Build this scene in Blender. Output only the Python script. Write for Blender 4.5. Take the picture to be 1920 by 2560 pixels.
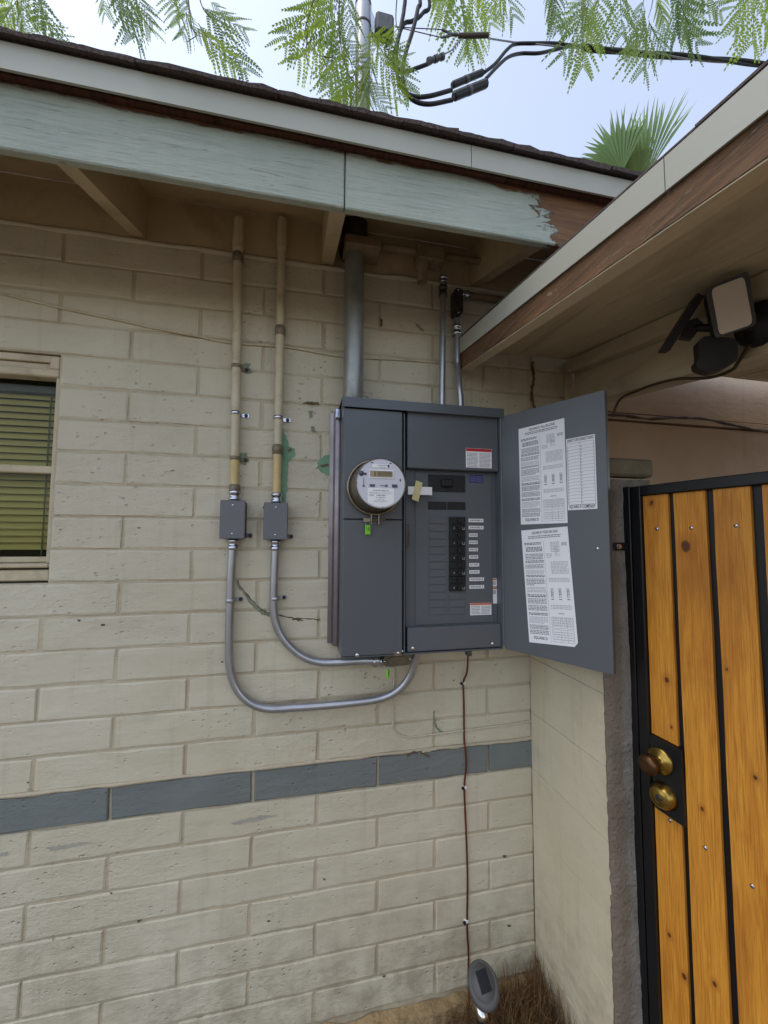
import bpy, math, random
from mathutils import Vector, Matrix, noise as mnoise
random.seed(7)
R = math.radians
scene = bpy.context.scene
for o in list(bpy.data.objects): bpy.data.objects.remove(o)

# ------------------------------------------------------------------ camera
CP = Vector((-0.866, -1.4052, 1.6234))
YAW, PITCH, ROLL, FOC = 0.2099, 0.0646, 0.0039, 1000.0
cf = Vector((math.sin(YAW)*math.cos(PITCH), math.cos(YAW)*math.cos(PITCH), math.sin(PITCH)))
r0 = Vector((math.cos(YAW), -math.sin(YAW), 0)); u0 = r0.cross(cf)
cr = r0*math.cos(ROLL) + u0*math.sin(ROLL); cu = -r0*math.sin(ROLL) + u0*math.cos(ROLL)
cd = bpy.data.cameras.new('camera'); cam = bpy.data.objects.new('camera', cd)
scene.collection.objects.link(cam); scene.camera = cam
m3 = Matrix((cr, cu, -cf)).transposed()
cam.matrix_world = Matrix.Translation(CP) @ m3.to_4x4()
cd.sensor_fit = 'VERTICAL'; cd.sensor_height = 36.0; cd.lens = FOC/2560*36
cd.clip_start = 0.02; cd.clip_end = 2000

# ------------------------------------------------------------------ world, sun, exposure
world = bpy.data.worlds.new('World'); scene.world = world; world.use_nodes = True
SUN_EL, SUN_AZ = R(68), R(265)         # high, over the left end of the house, behind thin cloud
nt = world.node_tree; nt.nodes.clear()
sky = nt.nodes.new('ShaderNodeTexSky'); sky.sky_type = 'NISHITA'; sky.sun_disc = False
sky.sun_elevation = SUN_EL; sky.sun_rotation = SUN_AZ
sky.air_density = 1.0; sky.dust_density = 1.5; sky.ozone_density = 1.0
hs = nt.nodes.new('ShaderNodeHueSaturation'); hs.inputs['Saturation'].default_value = 0.62
bg = nt.nodes.new('ShaderNodeBackground'); bg.inputs['Strength'].default_value = 0.15
wo = nt.nodes.new('ShaderNodeOutputWorld')
nt.links.new(sky.outputs[0], hs.inputs['Color']); nt.links.new(hs.outputs[0], bg.inputs['Color'])
nt.links.new(bg.outputs[0], wo.inputs['Surface'])
sl = bpy.data.lights.new('sun', 'SUN'); sl.energy = 0.6; sl.angle = R(40); sl.color = (1, .96, .9)
so = bpy.data.objects.new('sun', sl); scene.collection.objects.link(so)
sdir = Vector((math.sin(SUN_AZ)*math.cos(SUN_EL), math.cos(SUN_AZ)*math.cos(SUN_EL), math.sin(SUN_EL)))
so.rotation_euler = sdir.to_track_quat('Z', 'Y').to_euler(); so.location = (-6, -2, 9)
scene.view_settings.view_transform = 'Standard'; scene.view_settings.look = 'None'
scene.view_settings.gamma = 1; scene.view_settings.use_curve_mapping = False
scene.view_settings.exposure = 1.18

# ------------------------------------------------------------------ pixel -> place (photo at 1659 x 2212)
S = 1920/1659
def ray(u, v):
    return cr*((u*S-960)/FOC) - cu*((v*S-1280)/FOC) + cf
def PY(u, v, y=0.):
    d = ray(u, v); return CP + d*((y-CP.y)/d.y)
def PX(u, v, x):
    d = ray(u, v); return CP + d*((x-CP.x)/d.x)
def PP(u, v, o, n):
    d = ray(u, v); return CP + d*((o-CP).dot(n)/d.dot(n))
zP = lambda x, y: (691.3+.28905*x, 829.5+.28905*y)
zD = lambda x, y: (1036.9+.2891*x, 829.5+.2891*y)
z6 = lambda x, y: (993.7+.401*x, 432+.401*y)
zG = lambda x, y: (1252.9+.2929*x, 950.5+.2929*y)
z7 = lambda x, y: (1252.9+.3163*x, 1512.2+.3163*y)
z4 = lambda x, y: (1399.8+.15625*x, 570.3+.15625*y)
zM = lambda x, y: (743.1+.1302*x, 959.1+.1302*y)
zL = lambda x, y: (.41667*x, 691.3+.41667*y)
zC = lambda x, y: (432+.3125*x, 1019.6+.3125*y)
zB = lambda x, y: (794.9+.1875*x, 1365.2+.1875*y)
zU = lambda x, y: (725.8+.25*x, 483.9+.25*y)
zS = lambda x, y: (760.4+.3125*x, 0+.3125*y)
ZT = lambda T: 2.60 - T*.1016

# ------------------------------------------------------------------ materials
def srgb(r, g, b):
    f = lambda c: ((c/255+.055)/1.055)**2.4 if c > 10 else c/255/12.92
    return (f(r), f(g), f(b), 1)
class NG:
    def __init__(s, name):
        s.m = bpy.data.materials.new(name); s.m.use_nodes = True; s.t = s.m.node_tree; s.t.nodes.clear()
        s.out = s.t.nodes.new('ShaderNodeOutputMaterial'); s.b = s.t.nodes.new('ShaderNodeBsdfPrincipled')
        s.t.links.new(s.b.outputs[0], s.out.inputs[0])
        s.pos = s.t.nodes.new('ShaderNodeNewGeometry').outputs['Position']
    def n(s, ty, **k):
        x = s.t.nodes.new(ty)
        for a, b in k.items(): setattr(x, a, b)
        return x
    def l(s, a, b): s.t.links.new(a, b)
    def mapping(s, sc, src=None, rot=None, loc=None):
        x = s.n('ShaderNodeMapping'); x.inputs['Scale'].default_value = sc
        if rot: x.inputs['Rotation'].default_value = rot
        if loc: x.inputs['Location'].default_value = loc
        s.l(src or s.pos, x.inputs[0]); return x.outputs[0]
    def noise(s, scale, detail=4, rough=.6, st=(1, 1, 1), dist=0, src=None, loc=None):
        x = s.n('ShaderNodeTexNoise'); x.inputs['Scale'].default_value = scale
        x.inputs['Detail'].default_value = detail; x.inputs['Roughness'].default_value = rough
        x.inputs['Distortion'].default_value = dist
        s.l(s.mapping(st, src, loc=loc), x.inputs['Vector']); return x.outputs['Fac']
    def voro(s, scale, st=(1, 1, 1), feat='F1'):
        x = s.n('ShaderNodeTexVoronoi', feature=feat); x.inputs['Scale'].default_value = scale
        s.l(s.mapping(st), x.inputs['Vector']); return x.outputs['Distance']
    def ramp(s, f, a, b, lo=0., hi=1.):
        x = s.n('ShaderNodeMapRange'); x.inputs['From Min'].default_value = a; x.inputs['From Max'].default_value = b
        x.inputs['To Min'].default_value = lo; x.inputs['To Max'].default_value = hi
        s.l(f, x.inputs['Value']); return x.outputs[0]
    def math(s, op, a, b=None):
        x = s.n('ShaderNodeMath', operation=op)
        for i, v in enumerate((a, b)):
            if v is None: continue
            if isinstance(v, (int, float)): x.inputs[i].default_value = v
            else: s.l(v, x.inputs[i])
        return x.outputs[0]
    def mix(s, fac, a, b, blend='MIX'):
        x = s.n('ShaderNodeMix', data_type='RGBA', blend_type=blend)
        if isinstance(fac, (int, float)): x.inputs[0].default_value = fac
        else: s.l(fac, x.inputs[0])
        for i, v in ((6, a), (7, b)):
            if isinstance(v, tuple): x.inputs[i].default_value = v
            else: s.l(v, x.inputs[i])
        return x.outputs[2]
    def xyz(s):
        x = s.n('ShaderNodeSeparateXYZ'); s.l(s.pos, x.inputs[0]); return x.outputs
    def bump(s, h, strength=.5, dist=.002, prev=None):
        x = s.n('ShaderNodeBump'); x.inputs['Strength'].default_value = strength; x.inputs['Distance'].default_value = dist
        s.l(h, x.inputs['Height'])
        if prev: s.l(prev, x.inputs['Normal'])
        return x.outputs[0]
    def done(s, col, rough=.6, metal=0., nor=None, spec=None):
        for k, v in (('Base Color', col), ('Roughness', rough), ('Metallic', metal)):
            if isinstance(v, (tuple, int, float)): s.b.inputs[k].default_value = v
            else: s.l(v, s.b.inputs[k])
        if nor: s.l(nor, s.b.inputs['Normal'])
        if spec is not None: s.b.inputs['Specular IOR Level'].default_value = spec
        return s.m
def basic(name, col, rough=.5, metal=0., var=.25, scale=18, bscale=120, bstr=.15, bdist=.001, spec=None, st=(1, 1, 1), dirt=None, dirt_amt=.35):
    g = NG(name); dk = tuple(c*(1-var) for c in col[:3])+(1,)
    n1 = g.noise(scale, 5, .65, st)
    c = g.mix(g.ramp(n1, .35, .7), dk, col)
    if dirt:
        c = g.mix(g.ramp(g.noise(scale*.6, 6, .7, st, .6, loc=(3, 1, 7)), .52, .72, 0, dirt_amt), c, dirt)
    r = g.ramp(n1, .3, .7, min(1, rough*1.15), rough*.85)
    b = g.bump(g.noise(bscale, 3, .6, st), bstr, bdist)
    return g.done(c, r, metal, b, spec)
MT = {}
def wall_paint(name, base, dark, pit=1.0, dirt=(.16, .12, .08, 1), soft=.0):
    g = NG(name); X, Yv, Z = g.xyz()
    oi = g.n('ShaderNodeObjectInfo').outputs['Random']
    big = g.noise(2.2, 3, .6); med = g.noise(9, 4, .65, (1, 1, 1.6)); fine = g.noise(80, 2, .7)
    c = g.mix(g.ramp(big, .3, .7), dark, base)
    c = g.mix(g.ramp(oi, 0, 1, 0, .22), c, tuple(x*.86 for x in base[:3])+(1,))
    c = g.mix(g.ramp(med, .50, .78, 0, .26), c, tuple(a*.5+b*.5 for a, b in zip(dirt, dark)))
    spots = g.math('MULTIPLY', g.ramp(g.voro(26), .06, .03), g.ramp(g.noise(5, 3, .6, loc=(4, 4, 4)), .5, .62))
    c = g.mix(g.math('MULTIPLY', spots, .55), c, dirt)
    streak = g.math('MULTIPLY', g.ramp(g.noise(1., 3, .7, (26, 26, 1.6), loc=(2, 0, 5)), .56, .8), .22)
    c = g.mix(streak, c, dirt)
    low = g.math('MULTIPLY', g.ramp(Z, .55, 0.0, 0, 1), g.ramp(g.noise(12, 3, .7), .4, .65, 0, .55))
    c = g.mix(low, c, (.17, .12, .075, 1))
    # relief: block texture, pits, paint runs
    rgh = g.ramp(g.noise(1.6, 1, .5, loc=(9, 2, 1)), .42, .66, .25, 1)
    pits = g.math('MULTIPLY', g.math('MULTIPLY', g.ramp(g.voro(44, (1, 1, 1.5)), .26, .05), g.ramp(g.noise(11, 2, .7, loc=(1, 8, 3)), .48, .60)), -pit)
    h = g.math('ADD', g.math('MULTIPLY', g.noise(30, 5, .74, (1, 1, 1.7)), rgh), g.math('MULTIPLY', pits, rgh))
    h = g.math('ADD', h, g.math('MULTIPLY', g.noise(9, 2, .5, (.7, 1, 1.8)), .8))
    b = g.bump(h, .85-soft, .0075)
    b = g.bump(fine, .3, .0016, b)
    return g.done(c, g.ramp(med, .3, .7, .62, .5), 0, b, .35)
CREAM = srgb(200, 192, 170); CREAM_D = srgb(186, 176, 152)
MT['block'] = wall_paint('cream_block_paint', CREAM, CREAM_D)
MT['mortar'] = wall_paint('cream_mortar_paint', srgb(192, 181, 156), srgb(166, 152, 126), .5)
MT['sidewall'] = wall_paint('cream_sidewall_paint', srgb(202, 193, 168), srgb(192, 181, 154), .5, soft=.15)
MT['band'] = wall_paint('grey_band_paint', srgb(117, 121, 118), srgb(105, 110, 107), .8, (.1, .11, .11, 1))
MT['stucco'] = wall_paint('tan_stucco', srgb(196, 172, 148), srgb(180, 154, 128), .4, soft=.2)
def pillar_mat():
    g = NG('grey_rough_render'); X, Y_, Z = g.xyz()
    n = g.noise(6, 6, .7); f = g.noise(60, 6, .75)
    c = g.mix(g.ramp(n, .35, .65), srgb(120, 115, 106), srgb(150, 146, 137))
    c = g.mix(g.ramp(g.math('ADD', X, g.math('MULTIPLY', g.noise(20, 4), .03)), .055, .07, .55, 0), c, srgb(120, 104, 84))
    h = g.math('ADD', f, g.math('MULTIPLY', g.noise(14, 5, .6), 1.2))
    sp = g.ramp(g.voro(70), .1, .5, 1, 0)
    return g.done(c, .88, 0, g.bump(sp, .5, .004, g.bump(h, 1., .012)))
MT['pillar'] = pillar_mat()
MT['cap'] = basic('greenish_cap_paint', srgb(120, 112, 92), .75, 0, .3, 14, 60, .5, .004)
def fascia_mat():
    g = NG('peeling_bluegreen_paint'); X, Y_, Z = g.xyz()
    grain = g.noise(6, 8, .75, (1.2, 8, 26)); crk = g.noise(9, 6, .8, (1, 4, 9), 1.5)
    paint = g.mix(g.ramp(g.noise(5, 5, .6), .3, .7), srgb(156, 165, 152), srgb(174, 180, 166))
    paint = g.mix(g.ramp(grain, .54, .68, 0, .5), paint, srgb(104, 112, 102))
    paint = g.mix(g.math('MULTIPLY', g.ramp(crk, .60, .66), .5), paint, srgb(84, 84, 74))
    wood = g.mix(g.ramp(grain, .3, .7), srgb(84, 56, 34), srgb(142, 100, 64))
    # bare end, rotten top edge and small flakes
    e = g.ramp(g.math('ADD', g.math('ADD', X, g.math('MULTIPLY', Z, .35)), g.math('MULTIPLY', g.noise(16, 5, .75, (1, 1, 2.2), .6), .30)), .825, .845)
    t = g.ramp(g.math('ADD', Z, g.math('MULTIPLY', g.noise(5, 6, .7, (1, 1, 3), loc=(5, 0, 0)), .075)), 2.630, 2.637)
    fl = g.math('MULTIPLY', g.ramp(crk, .70, .72), g.ramp(g.noise(3, 3, .5, loc=(8, 3, 3)), .5, .6))
    m = g.math('MAXIMUM', g.math('MAXIMUM', e, t), fl)
    c = g.mix(m, paint, wood)
    h = g.math('SUBTRACT', g.math('ADD', g.math('MULTIPLY', grain, .6), g.math('MULTIPLY', crk, .5)), g.math('MULTIPLY', m, .8))
    return g.done(c, .68, 0, g.bump(h, 1., .007))
MT['fascia'] = fascia_mat()
def wood_mat(name, dark, light, peel=None):
    g = NG(name); grain = g.noise(5, 8, .78, (16, 1.0, 22), .5)
    c = g.mix(g.ramp(grain, .38, .62), dark, light); c = g.mix(g.ramp(grain, .44, .36, 0, .75), c, tuple(x*.35 for x in dark[:3])+(1,))
    h = grain
    if peel:
        pk = g.ramp(g.noise(9, 6, .8, (3, 1, 6), 1.), .60, .64)
        c = g.mix(pk, c, peel); h = g.math('ADD', grain, g.math('MULTIPLY', pk, .4))
    return g.done(c, .75, 0, g.bump(h, 1., .008))
MT['bare_wood'] = wood_mat('weathered_red_wood', srgb(80, 55, 33), srgb(124, 90, 58), srgb(150, 134, 112))
MT['nailer'] = wood_mat('redbrown_nailer', srgb(76, 46, 34), srgb(110, 70, 52))
MT['soffit'] = basic('cream_soffit_paint', srgb(198, 184, 154), .6, 0, .12, 4, 40, .25, .002, st=(3, .6, 3), dirt=srgb(92, 72, 48), dirt_amt=.5)
MT['eavewood'] = basic('dim_cream_rafter_paint', srgb(194, 174, 138), .6, 0, .18, 5, 40, .3, .002, dirt=srgb(90, 70, 46), dirt_amt=.4)
MT['white'] = basic('white_metal_trim', srgb(164, 163, 150), .45, 0, .05, 4, 30, .05, .001)
def shingle_mat():
    g = NG('asphalt_shingle'); n = g.noise(160, 4, .8); b = g.noise(7, 4)
    c = g.mix(g.ramp(n, .35, .65), srgb(52, 46, 46), srgb(112, 98, 94)); c = g.mix(g.ramp(b, .4, .7, 0, .4), c, srgb(70, 58, 56))
    return g.done(c, .95, 0, g.bump(n, 1., .004))
MT['shingle'] = shingle_mat()
MT['panel'] = basic('grey_enamel', srgb(84, 88, 92), .38, 0, .05, 3, 260, .10, .0004, .45)
MT['panel2'] = basic('grey_enamel_inner', srgb(88, 92, 96), .42, 0, .05, 3, 260, .10, .0004, .4)
MT['box'] = basic('grey_box_enamel', srgb(104, 103, 106), .42, 0, .06, 5, 200, .1, .0005, .4)
MT['steel'] = basic('galvanised_conduit', srgb(176, 177, 181), .34, .78, .22, 16, 90, .1, .0006)
MT['mast'] = basic('dull_galvanised_pipe', srgb(150, 152, 147), .36, .4, .3, 9, 60, .15, .001, dirt=srgb(46, 44, 40), dirt_amt=.5)
MT['flange'] = basic('galvanised_flange', srgb(128, 120, 124), .34, .9, .25, 10, 60, .1, .0006)
MT['zinc'] = basic('bright_zinc', srgb(196, 198, 208), .2, 1., .2, 40, 120, .1, .0004)
MT['darkmetal'] = basic('dark_cast_metal', srgb(84, 80, 74), .5, .8, .3, 20, 80, .25, .001)
MT['painted_pipe'] = basic('old_cream_pipe_paint', srgb(196, 184, 154), .55, 0, .16, 16, 70, .3, .0015, dirt=srgb(120, 100, 66), dirt_amt=.5)
MT['yellow_pipe'] = basic('yellowed_pipe_paint', srgb(204, 180, 124), .5, 0, .2, 14, 70, .3, .0015, dirt=srgb(120, 92, 50), dirt_amt=.4)
MT['dimpipe'] = basic('shaded_pipe_paint', srgb(140, 120, 92), .7, 0, .35, 16, 70, .3, .0015, dirt=srgb(50, 42, 34), dirt_amt=.6)  # cream pipe paint darkened; the shade under the roofs is in its colour
MT['rust'] = basic('rusty_strap', srgb(142, 128, 106), .6, .4, .4, 60, 120, .4, .001, dirt=srgb(70, 40, 22))
MT['black'] = basic('black_enamel', srgb(16, 16, 19), .42, 0, .2, 8, 90, .1, .0006, .4)
MT['plastic'] = basic('black_plastic', srgb(17, 17, 19), .55, 0, .2, 20, 160, .2, .0006)
MT['rubber'] = basic('black_cable_sheath', srgb(17, 17, 20), .6, 0, .2, 20, 90, .1, .0006)
MT['alu'] = basic('aluminium_conductor', srgb(150, 146, 146), .45, .8, .2, 60, 200, .3, .0008)
MT['connector'] = basic('grey_connector', srgb(96, 98, 96), .5, .6, .25, 40, 160, .3, .001)
MT['copper'] = basic('oxidised_copper', srgb(120, 62, 36), .45, .6, .35, 14, 60, .1, .0004)
MT['brown_cable'] = basic('brown_cable', srgb(70, 58, 40), .6, 0, .2, 10)
MT['paper'] = basic('white_paper', srgb(226, 226, 228), .6, 0, .03, 5, 60, .06, .0006)
MT['label'] = basic('white_label', srgb(226, 226, 226), .5, 0, .02, 5)
MT['ink'] = basic('black_ink', srgb(38, 38, 42), .6, 0, .05, 5)
MT['greyink'] = basic('grey_ink', srgb(120, 120, 126), .6, 0, .1, 30)
MT['lightink'] = basic('light_grey_ink', srgb(176, 176, 180), .6, 0, .08, 30)
MT['red'] = basic('red_print', srgb(178, 34, 44), .5, 0, .05, 5)
MT['orange'] = basic('orange_print', srgb(204, 92, 40), .5, 0, .05, 5)
MT['blue'] = basic('blue_sticker', srgb(34, 34, 110), .5, 0, .05, 5)
MT['tape'] = basic('masking_tape', srgb(206, 196, 140), .65, 0, .1, 40)
MT['tag'] = basic('lime_tag', srgb(126, 206, 34), .4, 0, .06, 10)
MT['meterface'] = basic('meter_dial', srgb(196, 196, 204), .45, 0, .03, 6)
MT['metershell'] = basic('meter_side', srgb(118, 108, 92), .25, .6, .25, 10)
MT['ring'] = basic('meter_ring_steel', srgb(146, 136, 120), .32, .8, .25, 14)
MT['fitting'] = basic('worn_fitting_steel', srgb(116, 106, 90), .42, .6, .35, 40, 120, .3, .001)
MT['lcd'] = basic('tan_lcd', srgb(150, 138, 104), .3, 0, .1, 20)
MT['lcdink'] = basic('lcd_digit', srgb(92, 72, 44), .4, 0, .05, 20)
MT['lens'] = basic('slate_lens', srgb(64, 66, 84), .3, 0, .1, 20)
MT['brass'] = basic('worn_brass', srgb(176, 146, 74), .28, 1., .25, 30, 120, .1, .0005, dirt=srgb(92, 66, 30))
MT['brown_knob'] = basic('tarnished_knob', srgb(98, 72, 48), .40, .9, .3, 30, 120, .1, .0005)
MT['slat'] = basic('blind_slat', srgb(196, 182, 132), .5, 0, .08, 6)
MT['cord'] = basic('blind_cord', srgb(104, 112, 104), .8, 0, .1, 6)
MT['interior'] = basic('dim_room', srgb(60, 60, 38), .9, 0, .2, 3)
MT['frame'] = basic('window_frame_paint', srgb(190, 176, 146), .6, 0, .14, 12, 60, .4, .002, dirt=srgb(112, 92, 66), dirt_amt=.4)
MT['diffuser'] = basic('frosted_diffuser', srgb(206, 196, 182), .5, 0, .04, 5)
MT['lampgrey'] = basic('grey_lamp_plastic', srgb(74, 74, 73), .5, 0, .1, 8, 120, .1, .0006)
MT['cell'] = basic('solar_cell', srgb(24, 27, 34), .25, 0, .2, 20)
MT['chrome'] = basic('chrome', srgb(210, 208, 204), .12, 1., .1, 20)
MT['straw'] = basic('dry_straw', srgb(122, 92, 54), .8, 0, .55, 25, dirt=srgb(70, 48, 26), dirt_amt=.7)
MT['ground'] = basic('gravel_soil', srgb(122, 109, 92), .95, 0, .35, 6, 90, .9, .012, dirt=srgb(110, 92, 70))
MT['footing'] = basic('rough_footing', srgb(160, 136, 96), .9, 0, .4, 16, 40, 1., .012, dirt=srgb(84, 64, 40), dirt_amt=.7)
MT['green'] = basic('old_green_paint', srgb(112, 152, 118), .6, 0, .2, 30, 80, .3, .001)
MT['greygreen'] = basic('old_greygreen_paint', srgb(136, 142, 120), .7, 0, .35, 40, 80, .4, .002)
MT['crack'] = basic('dirty_crack', srgb(112, 95, 70), .9, 0, .4, 50, 90, .8, .004)
MT['scuff'] = basic('grey_scuff', srgb(164, 160, 146), .7, 0, .2, 50, 90, .3, .001)
MT['bark'] = basic('twig_bark', srgb(96, 74, 66), .8, 0, .3, 30)
MT['trunk'] = basic('trunk_bark', srgb(98, 80, 64), .9, 0, .4, 8, 30, .9, .02)
def gate_wood():
    g = NG('amber_stained_pine'); oi = g.n('ShaderNodeObjectInfo').outputs['Random']
    cb = g.n('ShaderNodeCombineXYZ'); g.l(g.math('MULTIPLY', oi, 9), cb.inputs[0]); g.l(g.math('MULTIPLY', oi, 5), cb.inputs[2])
    va = g.n('ShaderNodeVectorMath', operation='ADD'); g.l(g.pos, va.inputs[0]); g.l(cb.outputs[0], va.inputs[1])
    gr = g.noise(4, 8, .72, (14, 14, .9), 1.1, va.outputs[0]); fin = g.noise(12, 4, .6, (30, 30, .8), 0, va.outputs[0])
    bl = g.noise(3, 4, .6, (2, 2, .8), .5, va.outputs[0])
    c = g.mix(g.ramp(gr, .32, .68), srgb(184, 116, 34), srgb(216, 152, 54))
    c = g.mix(g.ramp(fin, .46, .70, 0, .6), c, srgb(132, 72, 18))
    c = g.mix(g.ramp(bl, .48, .72, 0, .65), c, srgb(142, 80, 22))
    return g, c, gr
def ringed(g, c, gr, knots):
    for p, rad in knots:
        d = g.n('ShaderNodeVectorMath', operation='SUBTRACT'); g.l(g.pos, d.inputs[0]); d.inputs[1].default_value = p
        s = g.n('ShaderNodeVectorMath', operation='MULTIPLY'); g.l(d.outputs[0], s.inputs[0]); s.inputs[1].default_value = (1, 1, .72)
        ln = g.n('ShaderNodeVectorMath', operation='LENGTH'); g.l(s.outputs[0], ln.inputs[0])
        dd = g.math('ADD', ln.outputs['Value'], g.math('MULTIPLY', g.noise(60, 3), rad*.5))
        c = g.mix(g.ramp(dd, rad*1.3, rad*3.4, .5, 0), c, srgb(150, 82, 22))
        c = g.mix(g.ramp(dd, rad*1.0, rad*1.35, .9, 0), c, srgb(72, 36, 14))
    return g.done(c, .5, 0, g.bump(gr, .25, .0015), .4)
def leaf_mat(name, a, b, trans):
    g = NG(name); oi = g.n('ShaderNodeObjectInfo').outputs['Random']
    c = g.mix(oi, a, b); g.done(c, .5)
    t = g.n('ShaderNodeBsdfTranslucent'); g.l(c, t.inputs[0])
    mx = g.n('ShaderNodeMixShader'); mx.inputs[0].default_value = trans
    g.l(g.b.outputs[0], mx.inputs[1]); g.l(t.outputs[0], mx.inputs[2]); g.l(mx.outputs[0], g.out.inputs[0])
    return g.m
MT['leaf'] = leaf_mat('feathery_leaf', srgb(104, 128, 74), srgb(158, 180, 60), .5)
MT['palm'] = leaf_mat('palm_leaf', srgb(116, 146, 92), srgb(150, 164, 108), .4)
def glass_mat():
    g = NG('window_glass'); g.t.nodes.remove(g.b)
    a = g.n('ShaderNodeBsdfTransparent'); a.inputs[0].default_value = (.86, .87, .76, 1)
    b = g.n('ShaderNodeBsdfGlossy'); b.inputs['Roughness'].default_value = .06
    f = g.n('ShaderNodeFresnel'); f.inputs[0].default_value = 1.22; m = g.n('ShaderNodeMixShader')
    g.l(f.outputs[0], m.inputs[0]); g.l(a.outputs[0], m.inputs[1]); g.l(b.outputs[0], m.inputs[2]); g.l(m.outputs[0], g.out.inputs[0])
    return g.m
MT['glass'] = glass_mat()

# ------------------------------------------------------------------ mesh helpers
C = scene.collection
WL = {}
class MB:
    def __init__(s): s.v = []; s.f = []; s.mi = []; s.sm = []; s.cur = 0; s.smooth = False
    def add(s, vs, fs):
        o = len(s.v); s.v += [Vector(p) for p in vs]
        for f in fs: s.f.append([i+o for i in f]); s.mi.append(s.cur); s.sm.append(s.smooth)
        return s
    def box(s, x0, x1, y0, y1, z0, z1, b=0., M=None):
        if x1 < x0: x0, x1 = x1, x0
        if y1 < y0: y0, y1 = y1, y0
        if z1 < z0: z0, z1 = z1, z0
        lo = (x0, y0, z0); hi = (x1, y1, z1)
        if b <= 0:
            vs = [Vector((hi[0] if i & 1 else lo[0], hi[1] if i & 2 else lo[1], hi[2] if i & 4 else lo[2])) for i in range(8)]
            fs = [(0, 2, 3, 1), (4, 5, 7, 6), (0, 1, 5, 4), (2, 6, 7, 3), (0, 4, 6, 2), (1, 3, 7, 5)]
        else:
            b = min(b, (x1-x0)*.45, (y1-y0)*.45, (z1-z0)*.45)
            vs = []; ix = {}
            for i in range(8):
                sg = (1 if i & 1 else -1, 1 if i & 2 else -1, 1 if i & 4 else -1)
                for a in range(3):
                    p = [hi[k] - b if sg[k] > 0 else lo[k] + b for k in range(3)]
                    p[a] = hi[a] if sg[a] > 0 else lo[a]
                    ix[(i, a)] = len(vs); vs.append(Vector(p))
            fs = []
            for a in range(3):
                b1, b2 = [k for k in range(3) if k != a]
                for sd in (0, 1):
                    q = [i for i in range(8) if ((i >> a) & 1) == sd]
                    order = sorted(q, key=lambda i: math.atan2(((i >> b2) & 1)-.5, ((i >> b1) & 1)-.5))
                    fs.append([ix[(i, a)] for i in order])
                for i in range(8):      # edges along axis a
                    if not (i >> a) & 1:
                        j = i | (1 << a); fs.append([ix[(i, b1)], ix[(j, b1)], ix[(j, b2)], ix[(i, b2)]])
            for i in range(8): fs.append([ix[(i, 0)], ix[(i, 1)], ix[(i, 2)]])
            cen = Vector(((x0+x1)/2, (y0+y1)/2, (z0+z1)/2)); g = []
            for f in fs:
                n = (vs[f[1]]-vs[f[0]]).cross(vs[f[2]]-vs[f[0]]); m = sum((vs[k] for k in f), Vector())/len(f)
                g.append(f if n.dot(m-cen) > 0 else f[::-1])
            fs = g
        if M is not None: vs = [M @ p for p in vs]
        return s.add(vs, fs)
    def tube(s, pts, r, n=10, cap=True):
        pts = [Vector(p) for p in pts]; N = len(pts)
        rs = r if isinstance(r, (list, tuple)) else [r]*N
        T = [(pts[min(i+1, N-1)]-pts[max(i-1, 0)]).normalized() for i in range(N)]
        a = Vector((0, 0, 1)) if abs(T[0].z) < .9 else Vector((1, 0, 0)); u = T[0].cross(a).normalized()
        vs = []
        for i in range(N):
            u = (u - T[i]*u.dot(T[i])).normalized(); w = T[i].cross(u)
            for k in range(n):
                t = 2*math.pi*k/n; vs.append(pts[i] + (u*math.cos(t)+w*math.sin(t))*rs[i])
        fs = [(i*n+k, i*n+(k+1) % n, (i+1)*n+(k+1) % n, (i+1)*n+k) for i in range(N-1) for k in range(n)]
        sm = s.smooth; s.smooth = True; s.add(vs, fs); s.smooth = False
        if cap:
            s.add(vs[:n], [list(range(n))[::-1]]); s.add(vs[-n:], [list(range(n))])
        s.smooth = sm; return s
    def lathe(s, o, ax, prof, n=20, smooth=True):
        o = Vector(o); ax = Vector(ax).normalized(); a = Vector((0, 0, 1)) if abs(ax.z) < .9 else Vector((1, 0, 0))
        u = ax.cross(a).normalized(); w = ax.cross(u); vs = []
        for r, h in prof:
            for k in range(n):
                t = 2*math.pi*k/n; vs.append(o + ax*h + (u*math.cos(t)+w*math.sin(t))*max(r, 1e-5))
        m = len(prof)
        fs = [(i*n+k, i*n+(k+1) % n, (i+1)*n+(k+1) % n, (i+1)*n+k) for i in range(m-1) for k in range(n)]
        sm = s.smooth; s.smooth = smooth; s.add(vs, fs); s.smooth = sm; return s
    def prism(s, a, b):
        n = len(a); vs = [Vector(p) for p in a]+[Vector(p) for p in b]
        fs = [list(range(n))[::-1], [i+n for i in range(n)]]+[(i, (i+1) % n, (i+1) % n+n, i+n) for i in range(n)]
        return s.add(vs, fs)
    def slab(s, pts, off):       # polygon pushed out by a vector
        off = Vector(off); return s.prism([Vector(p) for p in pts], [Vector(p)+off for p in pts])
    def text(s, body, o, ux, uz, size, width=None, align='CENTER'):
        cu_ = bpy.data.curves.new('t', 'FONT'); cu_.body = body; cu_.size = 1; cu_.align_x = align; cu_.align_y = 'CENTER'; cu_.resolution_u = 2; cu_.offset = .018
        ob = bpy.data.objects.new('t', cu_); me = bpy.data.meshes.new_from_object(ob)
        xs = [v.co.x for v in me.vertices]
        k = 1. if (width is None or not xs) else width/((max(xs)-min(xs))*size)
        ux = Vector(ux).normalized(); uz = Vector(uz).normalized()
        s.add([Vector(o)+ux*(v.co.x*size*k)+uz*(v.co.y*size) for v in me.vertices], [list(p.vertices) for p in me.polygons])
        bpy.data.objects.remove(ob); bpy.data.curves.remove(cu_); bpy.data.meshes.remove(me); return s
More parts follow.
